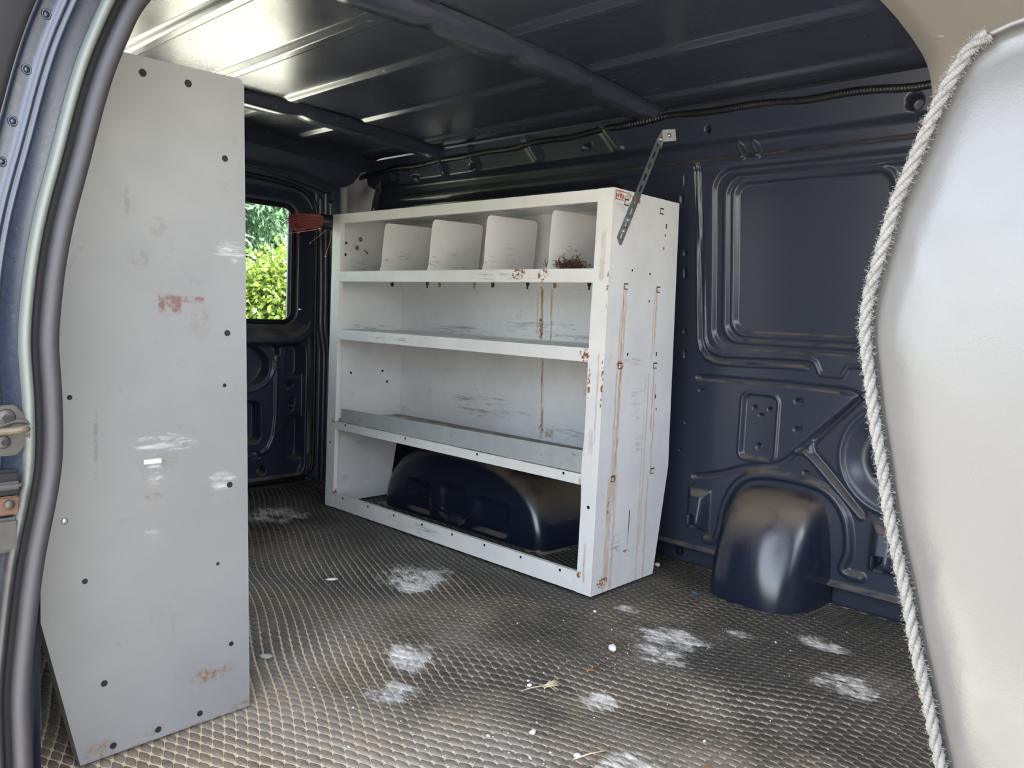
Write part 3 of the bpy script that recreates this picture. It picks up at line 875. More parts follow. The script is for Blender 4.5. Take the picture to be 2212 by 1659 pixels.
# ------------------------------------------------------------------ rear: two barn doors, corner posts, header
def make_door(name, mirror, label):
    xs = np.arange(-.445, .1905, .004); zs = np.arange(.0, 1.30, .004)
    Xg, Zg = np.meshgrid(xs, zs, indexing='ij')
    d = np.zeros_like(Xg)
    qw = rrect(Xg, Zg, -.140, .946, .268, .246, .050)
    d += -0.030 + 0.062 * sst(.022, .070, qw) - 0.022 * sst(.095, .11, qw)
    qp = rrect(Xg, Zg, -.14, .315, .312, .290, .045)
    d += -0.014 * (1 - sst(-.006, .006, qp)) + bead(np.abs(qp - .012), .010, .005)
    # pockets and holes of the inner panel
    q = np.hypot((Xg + .100) / .108, (Zg - .508) / .088) - 1
    d += -0.06 * (1 - sst(-.03, .03, q)) + bead(np.abs(q - .22), .07, .006)
    for (cx, cz, hx_, hz_, r_, dep) in [(.125, .530, .037, .068, .02, .045), (.130, .190, .040, .096, .03, .045), (-.085, .270, .055, .088, .03, .06),
                                        (.045, .570, .008, .014, .002, .05), (.120, .351, .010, .015, .002, .05), (-.048, .128, .02, .012, .008, .03)]:
        d -= dep * (1 - sst(-.005, .005, rrect(Xg, Zg, cx, cz, hx_, hz_, r_)))
    for (cx, cz, hr) in [(.102, .425, .019), (.116, .317, .008), (.03, .59, .006), (-.02, .06, .02)]:
        d -= 0.05 * (1 - sst(hr - .003, hr + .003, np.hypot(Xg - cx, Zg - cz)))
    d += bead(pline(Xg, Zg, [(.02, .60), (.043, .55), (.046, .30), (.035, .20), (.01, .15), (-.05, .12), (-.30, .12)]), .014, .008)
    Y = 1.765 - d
    V = np.stack([Xg, Y, Zg], -1)
    F = grid_faces(len(xs), len(zs))
    c = V.reshape(-1, 3)[F].mean(1)
    keep = rrect(c[:, 0], c[:, 2], -.140, .946, .268, .246, .050) > 0
    V = V.reshape(-1, 3).copy()
    if mirror:
        V[:, 0] = -.90 - V[:, 0]
    else:
        F = F[:, ::-1]
    F = F[keep][:, ::-1]
    root = quads(name, V, F, PAINT)
    tag(root, label, 'door', kind='structure')
    mx_ = (lambda x: -.90 - x) if mirror else (lambda x: x)
    # window gasket
    loop = []
    for k in range(4):
        cx = -.140 + (.268 - .050) * (1, -1, -1, 1)[k]; cz = .946 + (.246 - .050) * (1, 1, -1, -1)[k]
        for s_ in range(9):
            a = (k + s_ / 8) * math.pi / 2
            loop.append((mx_(cx + .053 * math.cos(a)), 1.796, cz + .053 * math.sin(a)))
    loop.append(loop[0])
    MB().tube(loop, .011, 10, cap=False).build('window_gasket', RUBBER_D, root, True)
    vs = [(p[0], 1.80, p[2]) for p in loop[:-1]]
    mb = MB(); mb.prism(vs, (0, .004, 0)); mb.build('window_pane', GLASS, root)
    # outer door skin below and beside the glass
    xa, xb = sorted((mx_(-.45), mx_(.20)))
    for (x0, x1, z0, z1) in [(-.45, .20, -.12, .69), (-.45, -.425, .69, 1.20), (.128, .20, .69, 1.20), (-.45, .20, 1.20, 1.34)]:
        a, b = sorted((mx_(x0), mx_(x1)))
        MB().box(a, b, 1.835, 1.845, z0, z1).build('door_skin', PAINT, root)
    return root
DOOR1 = make_door('door_1', False, 'dark navy rear door with window and punched inner panel beside the white shelf')
DOOR2 = make_door('door_2', True, 'dark navy rear door half hidden behind the grey panel')
MB().cyl((.135, 1.748, .755), (0, -1, 0), .004, .02, 10).build('window_screw', ZINC, DOOR1, True)

def make_post(mirror):
    pr = [(.19, 1.795), (.192, 1.745), (.205, 1.735), (.212, 1.722), (.226, 1.718), (.233, 1.735), (.244, 1.740), (.250, 1.722), (.262, 1.712), (.272, 1.716), (.276, 1.735), (.300, 1.735), (.315, 1.69), (.36, 1.68), (.42, 1.66), (.47, 1.63), (.56, 1.60)]
    zz = np.linspace(-.02, 1.42, 80)
    V = []
    for z in zz:
        off = 0.022 * float(sst(.55, .70, np.array(z)))
        lean = -0.055 * float(sst(.75, 1.42, np.array(z)))
        for (x, y) in pr:
            xx = x - off * (1 if x < .31 else 0) + lean * (1 if x > .31 else .3) + .012
            V.append((-.90 - xx if mirror else xx, y, z))
    F = grid_faces(80, len(pr))
    return V, (F if mirror else F[:, ::-1])
V, F = make_post(False)
BACK = quads('wall_back', np.array(V), F[:, ::-1], PAINT)
tag(BACK, 'dark navy corner posts and header framing the rear doors', 'wall', kind='structure')
V, F = make_post(True)
quads('corner_post', np.array(V), F[:, ::-1], PAINT, BACK)
# header above the doors with rounded corners and sealing strip
V = []
hp = [(1.735, 1.272), (1.725, 1.276), (1.718, 1.285), (1.716, 1.300), (1.712, 1.325), (1.700, 1.332), (1.685, 1.345), (1.672, 1.372), (1.655, 1.40), (1.64, 1.45)]
hxs = np.linspace(-1.34, .44, 60)
for x in hxs:
    e = 0.055 * float(sst(.50, .80, np.array(abs(x + .45))))
    for (y, z) in hp:
        V.append((x, y, z - e * (1 if z < 1.38 else .2)))
quads('door_header', np.array(V), grid_faces(60, len(hp)), PAINT, BACK)
seal = [(-.45, 1.712, 1.287), (-.1, 1.712, 1.285), (.08, 1.712, 1.270), (.15, 1.712, 1.245), (.185, 1.715, 1.20), (.195, 1.72, 1.10), (.200, 1.725, .75), (.205, 1.73, .55), (.21, 1.735, .10), (.18, 1.735, .035), (.10, 1.735, .015), (-.45, 1.735, .012)]
MB().tube(smooth_path(seal, 90), .009, 8).build('door_seal', BLACK, BACK, True)
MB().tube([(-.90 - p[0], p[1], p[2]) for p in smooth_path(seal, 60)], .009, 8).build('door_seal', BLACK, BACK, True)
MB().box(-1.12, .22, 1.70, 1.80, -.03, .004).build('door_sill', RUBBER, BACK, bevel=.003)
MB().tube(smooth_path([(-.40, 1.695, 1.330), (-.1, 1.695, 1.318), (.12, 1.69, 1.285), (.24, 1.68, 1.262)], 40), .0045, 6).build('header_bead', PAINT, BACK, True)

# ------------------------------------------------------------------ wall_right: sliding door side, jamb with seals
JC = [(-1.41, -.15), (-1.41, .05), (-1.411, .184), (-1.413, .248), (-1.408, .309), (-1.401, .376), (-1.394, .430), (-1.386, .472), (-1.377, .520), (-1.372, .563), (-1.372, .612), (-1.373, .654), (-1.376, .696), (-1.375, .732), (-1.370, .786), (-1.363, .834), (-1.353, .882), (-1.339, .937), (-1.325, .999), (-1.310, 1.055), (-1.296, 1.094), (-1.275, 1.148), (-1.26, 1.17), (-1.225, 1.225), (-1.17, 1.285), (-1.08, 1.345)]
JC = smooth_path([(a, b, 0) for a, b in JC], 170)[:, :2]
k = np.ones(9) / 9
JS = np.stack([np.convolve(np.pad(JC[:, i], 4, 'edge'), k, 'valid') for i in (0, 1)], 1)
JT = np.gradient(JS, axis=0); JT /= np.linalg.norm(JT, axis=1)[:, None]
JN = np.stack([-JT[:, 1], JT[:, 0]], 1)        # outboard
JY = -.150
def jamb_sweep(name, prof, mat, parent):
    V = []
    for p, nn in zip(JS, JN):
        for (o, q) in prof:
            V.append((p[0] + nn[0] * o, JY - q, p[1] + nn[1] * o))
    return quads(name, np.array(V), grid_faces(len(JS), len(prof)), mat, parent)
WR_x = lambda z: np.interp(z, [-.1, .7, 1.1, 1.40], [-1.40, -1.395, -1.345, -1.28])
zz = np.linspace(-.05, 1.43, 40); yy = np.linspace(-.145, 1.74, 40)
Yg, Zg = np.meshgrid(yy, zz, indexing='ij')
Xw = WR_x(Zg) - 0.015 * (1 - sst(-.01, .02, rrect(Yg, Zg, .8, .95, .6, .25, .07)))
WALL_R = quads('wall_right', np.stack([Xw, Yg, Zg], -1).reshape(-1, 3), grid_faces(40, 40), PAINT)
tag(WALL_R, 'dark navy van side behind the grey panel with weathered door jamb and seals', 'wall', kind='structure')
rub = [(-.002, -.03), (-.001, .0), (.001, .009), (.006, .014), (.012, .0155), (.018, .013), (.0215, .007), (.022, .0)]
jamb_sweep('weatherstrip', rub, RUBBER, WALL_R)
jamb_sweep('seal_groove', [(.021, .003), (.024, -.004), (.030, -.004), (.033, .003)], RUBBER_D, WALL_R)
jamb_sweep('seal_bulb', [(.0315, -.002), (.032, .006), (.034, .010), (.038, .012), (.042, .010), (.0445, .005), (.045, -.002)], BULB, WALL_R)
jamb_sweep('jamb_panel', [(.043, .000), (.050, .000), (.0655, .001), (.0675, .0025), (.0690, .006), (.0715, .0065), (.0735, .003), (.0755, .003), (.0775, .0065), (.0800, .0070), (.0830, .004), (.0850, .003), (.100, .003), (.103, .005), (.1045, .011), (.1060, .0125), (.108, .0125)], JAMB, WALL_R)
jamb_sweep('outer_seal', [(.1075, .0115), (.1095, .0150), (.116, .0160), (.130, .0165), (.158, .0165), (.160, .016)], RUBBER_D, WALL_R)
jamb_sweep('body_edge', [(.160, .016), (.162, .021), (.166, .022), (.18, .020), (.205, .010), (.21, -.03), (.21, -.10)], JAMB, WALL_R)
# weld dimples
def jpoint(z, o, q):
    i = int(np.argmin(np.abs(JS[:, 1] - z)))
    return (JS[i, 0] + JN[i, 0] * o, JY - q, JS[i, 1] + JN[i, 1] * o)
for z in (1.115, 1.085, 1.015, .955, .908, .852, .80):
    p = jpoint(z, .092, .003)
    mb = MB()
    ringp = [(p[0] + .0045 * math.cos(a), p[1] - .0003, p[2] + .0055 * math.sin(a)) for a in np.linspace(0, 2 * math.pi, 17)]
    mb.tube(ringp, .0012, 6, cap=False)
    mb.cyl((p[0], p[1] + .001, p[2]), (0, -1, 0), .0038, .0012, 12)
    mb.build('weld_dimple', JAMB, WALL_R, True)
# outer body side behind the jamb
V = []
for z in np.linspace(-.15, 1.45, 20):
    xo = float(np.interp(z, [-.15, .6, 1.0, 1.45], [-1.60, -1.60, -1.53, -1.38]))
    for y in (-.06, .8, 1.84):
        V.append((xo, y, z))
quads('body_side', np.array(V), grid_faces(20, 3), PAINT, WALL_R, True)
# inner flange at the foot of the jamb
MB().prism([(-1.412, -.12, .39), (-1.392, -.115, .37), (-1.388, -.112, .18), (-1.396, -.112, .12), (-1.412, -.12, .10)], (0, .01, 0)).build('jamb_flange', PAINT, WALL_R)
# door header above the opening
hd = [(-1.08, 1.345), (-1.14, 1.365), (-1.22, 1.40), (-1.30, 1.43), (-1.40, 1.45), (-1.40, 1.50)]
V = []
for y in (-.17, -2.4):
    for (x, z) in [(-1.12, 1.45), (-1.13, 1.40), (-1.20, 1.375), (-1.30, 1.375), (-1.40, 1.40), (-1.40, 1.50)]:
        V.append((x, y, z))
quads('door_header', np.array(V), grid_faces(2, 6), PAINT, WALL_R, False)

# pillar ahead of the sliding door opening and the closed front door with its window
MB().prism([(-1.42, -1.44, -.1), (-1.42, -1.33, -.1), (-1.42, -1.33, .75), (-1.28, -1.33, 1.40), (-1.28, -1.44, 1.40), (-1.42, -1.44, .75)], (-.09, 0, 0)).build('pillar', PAINT, WALL_R)
MB().box(-1.52, -1.42, -2.40, -1.44, -.1, .90).build('cab_door', PAINT, WALL_R)
# striker on the jamb
ST = empty('door_striker', (-1.437, JY - .003, .597))
tag(ST, 'grimy grey latch striker plate with wire loop bolted to the door jamb', 'striker')
oct_ = [(-.040, .034), (.010, .034), (.016, .027), (.030, .012), (.030, -.008), (.012, -.030), (-.040, -.030)]
mb = MB(); mb.prism([(a, 0, b) for a, b in oct_], (0, -.004, 0)); mb.build('plate', STEEL, ST, bevel=.0012)
for (a, b, r_) in [(.000, .018, .0115), (-.003, -.012, .0085)]:
    h = MB().cyl((a, -.004, b), (0, -1, 0), r_, .004, 20, r_ * .82).build('bolt', STEEL, ST, True)
    MB().cyl((a, -.0079, b), (0, -1, 0), r_ * .42, .0006, 6).build('socket', HOLE, h)
MB().tube(smooth_path([(-.06, -.020, .004), (-.03, -.022, .004), (.004, -.022, .004), (.016, -.020, .005), (.021, -.010, .003), (.022, -.003, .001)], 26), .0045, 10).build('wire_loop', TANWIRE, ST, True)
MB().tube(smooth_path([(-.045, -.0055, .011), (-.01, -.0055, .008), (.008, -.0055, .013), (.022, -.0055, .012), (.028, -.0055, .004), (.024, -.0055, -.008)], 26), .003, 8).build('plate_rib', STEEL, ST, True)
# door bumper and lower catch
BP = empty('door_bumper', (-1.445, JY - .003, .52))
tag(BP, 'black rubber door bumper with rusty bracket below the striker plate', 'bumper')
MB().box(-.03, .022, -.010, 0, -.002, .030).build('rubber_block', RUBBER_D, BP, bevel=.004)
MB().box(-.03, .022, -.016, 0, .006, .016).build('rubber_lip', RUBBER, BP, bevel=.003)
MB().box(-.03, .022, -.006, 0, -.028, -.004).build('bracket', RUSTY, BP, bevel=.002)
MB().box(-.03, .021, -.009, 0, -.075, -.031).build('cover', STEEL, BP, bevel=.004)
MB().cyl((.010, -.006, -.014), (0, -1, 0), .006, .004, 14).build('rivet', STEEL, BP, True)

# ------------------------------------------------------------------ wire loom along the cant rail
lp = []
for y in np.linspace(-.70, 1.62, 120):
    zc = float(np.interp(y, [-.7, -.6, -.25, 0.0, .10, .20, .28, .40, .7, 1.08, 1.4, 1.62], [1.374, 1.374, 1.388, 1.394, 1.398, 1.392, 1.388, 1.387, 1.378, 1.372, 1.366, 1.358]))
    lp.append((.392 + .004 * math.sin(y * 17) - .008 * math.exp(-((y - .2) / .08) ** 2), y, zc + .0025 * math.sin(y * 23)))
lp += [(.385, 1.655, 1.350), (.370, 1.680, 1.330), (.345, 1.690, 1.316), (.31, 1.692, 1.312), (.27, 1.692, 1.315)]
lp = smooth_path(lp, 900)
rad = [.0105 + (.0008 if (i % 3) == 0 else 0) + .002 * math.exp(-((p[1] - .2) / .1) ** 2) * math.sin(i * 1.7) for i, p in enumerate(lp)]
LOOM = MB().tube(lp, rad, 8).build('wire_loom', BLACK, None, True)
tag(LOOM, 'black corrugated wire loom clipped along the top of the side wall', 'wire loom')
tag(MB().tube(smooth_path([(.36, 1.685, 1.325), (.30, 1.70, 1.29), (.29, 1.70, 1.24), (.31, 1.70, 1.17), (.34, 1.69, 1.08)], 30), .003, 6).build('loose_wire', BLACK, None, True),
    'thin dark wire hanging in the rear corner from the loom', 'wire')

# ------------------------------------------------------------------ white shelf unit
SH = empty('shelf_unit', (0, 0, 0))
tag(SH, 'white steel van shelving with rust streaks against the side wall', 'shelf unit')
WL, H = 1.31, 1.12
lean = lambda x, y, z: (x + .00625 * z, y, z)
def sx_back(z):
    return float(np.interp(z, [0, .328, 1.12], [.309, .358, .326]))
side_poly = [(0, 0), (0, H), (.326, H), (.358, .328), (.309, 0)]
for name, y0, dy, mt in (('side_panel', 0.0, .002, MAT_SIDE_SHADED), ('side_panel', WL - .002, .002, MAT_IN)):
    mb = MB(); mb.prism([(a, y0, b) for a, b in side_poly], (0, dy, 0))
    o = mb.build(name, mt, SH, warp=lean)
# front stiles: folded flanges, slightly wavy on the near one
def stile(y0, y1, inner):
    mb = MB()
    zz = np.linspace(0, H, 30)
    V = []
    for z in zz:
        wv = .004 * math.exp(-((z - .335) / .05) ** 2) + .003 * math.exp(-((z - .72) / .2) ** 2)
        yi = y1 + (wv if inner > 0 else -wv * .4) if inner > 0 else y0 - wv * .3
        a, b = (y0, yi) if inner > 0 else (yi, y1)
        V += [lean(-.001, a, z), lean(-.001, b, z), lean(.014, b, z), lean(.014, b - .0015 if inner > 0 else b, z)]
    if inner > 0:
        V = []
        for z in zz:
            wv = .005 * math.exp(-((z - .36) / .06) ** 2) + .003 * math.exp(-((z - .72) / .2) ** 2)
            b = y1 + wv
            V += [lean(-.0012, y0 - .0005, z), lean(-.0012, b, z), lean(.016, b, z)]
        return quads('stile', np.array(V), grid_faces(30, 3), MAT_FRONT, SH, False)
    V = []
    for z in zz:
        V += [lean(.016, y0, z), lean(-.0012, y0, z), lean(-.0012, y1 + .0005, z)]
    return quads('stile', np.array(V), grid_faces(30, 3), MAT_FRONT, SH, False)
stile(0.0, .052, 1)
stile(WL - .053, WL, -1)
mb = MB(); mb.prism([(.328, .002, 1.118), (.3585, .002, .328), (.3585, .002, .300), (.3565, .002, .300), (.3565, .002, .328), (.326, .002, 1.118)], (0, WL - .004, 0))
mb.build('back_panel', MAT_BACK, SH, warp=lean)
MB().box(0, .326, .002, WL - .002, 1.117, 1.119).build('top_panel', MAT_SHELF, SH, warp=lean)
o = MB().box(-.0005, .002, .050, WL - .051, 1.087, 1.1195).box(.0, .014, .050, WL - .051, 1.086, 1.0875).build('top_rail', MAT_FRONT, SH, warp=lean)
for (zt, zb, yy0) in ((.906, .868, .050), (.688, .650, .050), (.336, .306, .050)):
    sh = MB().box(.0, sx_back(zt) - .003, .003, WL - .003, zt - .002, zt).build('shelf', MAT_SHELF if zt > .5 else TRAY, SH, warp=lean)
    MB().box(-.0006, .0012, yy0, WL - .051, zb, zt).box(.0, .016, yy0, WL - .051, zb, zb + .0015).build('lip', MAT_FRONT, sh, warp=lean)
# wall flanges of the shelves, with little lock tabs
for zt in (.906, .688, .336):
    fl = MB().box(sx_back(zt) - .0055, sx_back(zt) - .004, .004, WL - .004, zt - (.042 if zt > .5 else 0), zt + (0 if zt > .5 else .028)).build('wall_flange', MAT_BACK, SH, warp=lean)
    for y in (.48, .85, 1.08):
        zc = zt + (.014 if zt < .5 else -.034)
        MB().box(sx_back(zt) - .0068, sx_back(zt) - .0055, y - .016, y + .016, zc - .006, zc + .006).build('lock_tab', MAT_BACK, fl, bevel=.0005, warp=lean)
# foot rail with holes
kr = MB().box(-.0006, .0012, .050, WL - .051, 0.001, .058).box(.0, .012, .050, WL - .051, .0565, .058).build('foot_rail', MAT_FRONT, SH, warp=lean)
def hole(x, y, z, ax, r, parent, nm='bolt_hole'):
    return MB().cyl((x, y, z), ax, r, .0006, 12).build(nm, HOLE, parent)
for y in (1.192, 1.033, .880, .726, .574, .423, .268, .114):
    hole(-.0006, y, .047, (-1, 0, 0), .0042, SH)
for y in (1.191, .832, .474, .12):
    hole(.0014, y, .328, (-1, 0, 0), .0042, SH)
hole(.0001, .025, .248, (-1, 0, 0), .005, SH)
hole(.0001, 1.287, .25, (-1, 0, 0), .004, SH)
# galvanised tray front standing on the third shelf
mb = MB(); mb.prism([(.006, .058, .338), (.006, 1.228, .338), (.004, 1.226, .388), (.004, .058, .402)], (.0012, 0, 0))
tr = mb.build('tray_front', GALV, SH, warp=lean)
MB().box(.006, .33, .060, 1.228, .3365, .3378).build('tray_bottom', TRAY, SH, warp=lean)
# dividers of the top bins
for (yb, yt) in ((1.041, 1.000), (.779, .743), (.513, .485), (.243, .221)):
    prof = [(.022, .907), (.026, .930), (.018, .99), (.012, 1.060), (.014, 1.070), (.022, 1.076), (.225, 1.082), (.238, 1.078), (.245, 1.068), (.262, .907)]
    mb = MB()
    P3 = [(x, yb + (yt - yb) * (z - .907) / .168, z) for x, z in prof]
    mb.prism(P3, (0, .0012, 0))
    mb.build('divider', MAT_DIV, SH, warp=lean)
# slots and tabs on the near side panel
for (x, z) in ((.080, .862), (.242, .862), (.075, .642), (.250, .640), (.072, .324), (.272, .324), (.235, 1.086), (.060, 1.088)):
    f_ = MB().box(x - .0095, x + .0095, -.0007, .0, z - .009, z + .009).build('lock_slot', HOLE if z > 1.0 else SLOT, SH, warp=lean)
    MB().box(x - .0075, x + .0075, -.0018, -.0006, z - .006, z + .005).build('lock_tab', MAT_SIDE_SHADED, f_, warp=lean)
for (x, z, a, b) in ((.263, 1.046, .0022, .007), (.26, 1.020, .0018, .004), (.257, .982, .0018, .004), (.105, .908, .0025, .003), (.194, .904, .003, .003), (.198, .826, .002, .003), (.107, .674, .003, .004), (.253, .674, .0022, .006), (.262, .548, .002, .006), (.27, .51, .002, .004)):
    MB().box(x - a, x + a, -.0006, .0, z - b, z + b).build('rivet_slot', HOLE, SH, warp=lean)
MB().prism([(.162, -.0002, .22), (.166, -.0002, .22), (.1625, -.0002, .115)], (0, -.0004, 0)).build('scratch', HOLE, SH, warp=lean)
# bolts through the far side panel and the first shelf
for (x, z) in ((.125, 1.040), (.110, 1.005)):
    bb = MB().cyl((x, WL - .002, z), (0, -1, 0), .0085, .003, 18).dome((x, WL - .005, z), (0, -1, 0), .006, .006).build('bolt', STRAP, SH, True, warp=lean)
for (x, z) in ((.06, 1.02), (.058, .975), (.10, .515), (.255, .52), (.035, .478), (.28, .475)):
    hole(lean(x, 0, z)[0], WL - .0021, z, (0, -1, 0), .005, SH)
for i, (x, y) in enumerate([(.10, .866), (.10, .625), (.10, .386), (.10, .144), (.2, 1.193), (.2, .914), (.2, .639), (.2, .36)]):
    z0 = .904
    MB().cyl((x, y, z0), (0, 0, -1), .0026, .052 if x < .15 else .042, 8).cyl((x, y, z0 - .028), (0, 0, -1), .0062, .010, 6).dome((x, y, z0 - .038), (0, 0, -1), .005, .006, 8, 3).build('bolt', (BRASS if i in (1, 5, 7) else STEEL), SH, True, warp=lean)
# torn maker's sticker near the top of the side panel
stk = MB(); stk.prism([(.006, -.0006, 1.116), (.118, -.0006, 1.116), (.126, -.0006, 1.090), (.070, -.0006, 1.086), (.045, -.0006, 1.096), (.006, -.0006, 1.088)], (0, .0004, 0))
def make_sticker():
    n = NT('torn_sticker')
    t = n.rng(n.noise(60, 5), 0.42, 0.60)
    return n.out(n.mix(t, (0.72, 0.70, 0.66), (0.42, 0.36, 0.32)), 0.5)
STK = make_sticker()
RED = plain('faded_red_print', (0.33, 0.05, 0.05), 0.5)
sko = stk.build('sticker', STK, SH, warp=lean)
def text(body, loc, size, mat, parent, rot):
    c = bpy.data.curves.new('lettering', 'FONT')
    c.body = body; c.size = size; c.extrude = .0001; c.shear = .25
    c.offset = size * .012
    c.materials.append(mat)
    t = bpy.data.objects.new('lettering_curve', c)
    COL.objects.link(t)
    bpy.context.view_layer.update()
    me = bpy.data.meshes.new_from_object(t.evaluated_get(bpy.context.evaluated_depsgraph_get()))
    bpy.data.objects.remove(t)
    me.name = 'lettering'
    o = bpy.data.objects.new('lettering', me)
    o.location = loc; o.rotation_euler = rot
    return link(o, parent)
text('wea', (.0135, -.0010, 1.096), .023, RED, sko, (R(90), 0, 0))
text('Wea', (.088, -.0010, 1.094), .021, RED, sko, (R(90), 0, 0))
MB().box(.008, .062, -.0009, -.0006, 1.1125, 1.1145).box(.008, .046, -.0009, -.0006, 1.0905, 1.0922).box(.008, .0098, -.0009, -.0006, 1.0905, 1.1145).build('sticker_border', RED, sko, warp=lean)

# brown fibre clump in the last bin
g = np.random.default_rng(3)
mb = MB()
for i in range(170):
    c = np.array([.10 + g.normal(0, .02), .225 + g.normal(0, .030), .910 + abs(g.normal(0, .008))])
    d1 = g.normal(0, 1, 3); d1[2] = abs(d1[2]) * .7
    d1 /= np.linalg.norm(d1)
    d2 = g.normal(0, 1, 3); d2 /= np.linalg.norm(d2)
    L_ = g.uniform(.018, .045)
    p = [c + d1 * L_ * t + d2 * L_ * .35 * math.sin(t * 3) for t in (0, .33, .66, 1)]
    p = [(a[0], min(max(a[1], .13), .30), max(a[2], .909)) for a in p]
    mb.tube(p, [.0012, .0012, .001, .0005], 4)
tag(mb.build('fibre_clump', CLUMP, None, True), 'tangled brown fibre clump lying in the bin nearest the end panel', 'fibre clump')

# ------------------------------------------------------------------ perforated strap brackets
def strap_bracket(name, a, b, wdt, mat, wallpt, label, slot_from, nslots, bolts):
    """a: lower end, b: upper end of the strap; both on the shelf's end plane; wallpt: where the clip is screwed to the rail"""
    a, b, wallpt = Vector(a), Vector(b), Vector(wallpt)
    root = empty(name, tuple(a))
    tag(root, label, 'bracket', 'straps holding the shelf to the wall')
    dr = (b - a); L_ = dr.length; dr.normalize()
    nrm = Vector((0, -1, 0))
    nrm = (nrm - dr * nrm.dot(dr)).normalized()
    sd = dr.cross(nrm)
    org = lambda p: tuple(Vector(p) - a)
    mb = MB()
    h = wdt / 2
    sl = h * .32
    # two rails and cross bridges so that the slots are open
    pitch = L_ / nslots
    for s0, s1 in ((-h, -sl), (sl, h)):
        q0 = h * .9 if s0 < 0 else 0
        P_ = [a + sd * s0 + dr * (0 if s0 < 0 else -h * .8), a + sd * s1 + dr * (-h * .3 if s0 < 0 else -h * .6), b + sd * s1, b + sd * s0]
        mb.prism([org(p) for p in P_], nrm * .0016)
    for k in range(nslots + 1):
        t0, t1 = k * pitch - pitch * .30, k * pitch + pitch * .12
        t0, t1 = max(t0, -h * .5), min(t1, L_)
        P_ = [a + dr * t0 - sd * sl, a + dr * t0 + sd * sl, a + dr * t1 + sd * sl, a + dr * t1 - sd * sl]
        mb.prism([org(p) for p in P_], nrm * .0016)
    mb.build('strap', mat, root)
    for t in bolts:
        p = a + dr * t
        bo = MB().cyl(org(p + nrm * .0016), nrm, h * .62, .0015, 16).cyl(org(p + nrm * .003), nrm, h * .40, .005, 6).build('bolt', ZINC, root, False)
    # clip: bent plate, one leg on the strap, one on the rail
    m1 = b - dr * wdt * 1.0
    w2 = wdt * .62
    mid = b + nrm * .002 + Vector((.004, 0, .004))
    e = wallpt - mid
    up = (Vector((0, 0, 1)) - e.normalized() * e.normalized().z).normalized()
    mb = MB()
    P_ = [m1 - sd * w2 + nrm * .002, m1 + sd * w2 + nrm * .002, mid - up * w2, mid + up * w2]
    mb.prism([org(p) for p in (m1 + sd * w2 + nrm * .002, m1 - sd * w2 + nrm * .002, mid + up * w2, mid - up * w2)], tuple(nrm * .002))
    mb.prism([org(p) for p in (mid - up * w2, mid + up * w2, wallpt + up * w2 * 1.1, wallpt - up * w2 * .9)], tuple(Vector((-.001, -.0016, 0))))
    mb.build('clip', ZINC if mat is STRAP else mat, root)
    for p, nn in ((b - dr * wdt * .3 + nrm * .004, nrm), ((mid + wallpt) / 2 + Vector((-.002, -.002, 0)), Vector((-.7, -.7, 0)))):
        MB().cyl(org(p), nn, h * .48, .002, 14).dome(org(p + nn.normalized() * .002), nn, h * .36, .003, 12, 3).build('screw', ZINC if mat is STRAP else STEEL, root, True)
    return root
strap_bracket('strap_bracket', (.040, -.0025, .984), (.208, -.0035, 1.288), .026, STRAP, (.258, -.020, 1.300),
              'long perforated zinc strap from the near end of the white shelf to the rail', 0, 9, (.030, .066))
strap_bracket('strap_bracket', (.16, WL + .001, 1.00), (.372, WL + .21, 1.300), .030, STRAP_D, (.398, WL + .27, 1.310),
              'tarnished perforated strap at the far end of the white shelf', 0, 9, (.03,))

# ------------------------------------------------------------------ grey shelf unit by the sliding door
GS = empty('grey_shelf_unit', (-1.16, .70, 0))
tag(GS, 'tall grey steel shelf unit turned end on beside the sliding door jamb', 'shelf unit')
gl = lambda x, y, z: (x + 1.16, y - .70, z)
gp = [(-.984, .001), (-1.012, 1.153), (-1.020, 1.162), (-1.335, 1.152), (-1.338, .66), (-1.3395, .26), (-1.283, .001)]
class WMat:
    pass
def grey_part(name, mb, mat=GREY):
    o = mb.build(name, mat, GS, warp=gl)
    return o
def make_grey_obj():
    # the end panel keeps world-aligned object coordinates for its marks: shift them in the material
    return GREY
mpn = GREY.node_tree
for nd in list(mpn.nodes):
    if nd.type == 'TEX_COORD':
        mp = mpn.nodes.new('ShaderNodeMapping')
        mp.inputs['Location'].default_value = (-1.16, .70, 0)
        outs = [l.to_socket for l in nd.outputs['Object'].links]
        for s_ in outs:
            mpn.links.new(mp.outputs[0], s_)
        mpn.links.new(nd.outputs['Object'], mp.inputs[0])
for y0 in (.065, 1.28):
    mb = MB(); mb.prism([(a, y0, b) for a, b in gp], (0, .002, 0)); grey_part('end_panel', mb)
    s_ = 1 if y0 < .5 else -1
    mb = MB()
    for (p, q_) in ((gp[0], gp[1]), (gp[2], gp[3]), (gp[5], gp[6]), (gp[4], gp[5])):
        mb.prism([(p[0], y0 + .002 * s_, p[1]), (q_[0], y0 + .002 * s_, q_[1]), (q_[0], y0 + .03 * s_, q_[1]), (p[0], y0 + .03 * s_, p[1])], (-.0015 if p[0] > -1.02 and q_[0] > -1.02 else .0015, 0, -.0005))
    grey_part('edge_flange', mb)
mb = MB().box(-1.334, -1.332, .067, 1.28, .30, 1.15); grey_part('back_panel', mb)
for z in (.30, .58, .86, 1.14):
    mb = MB().box(-1.332, -1.018, .068, 1.279, z, z + .002).box(-1.018, -1.016, .068, 1.279, z - .03, z + .002); grey_part('shelf', mb)
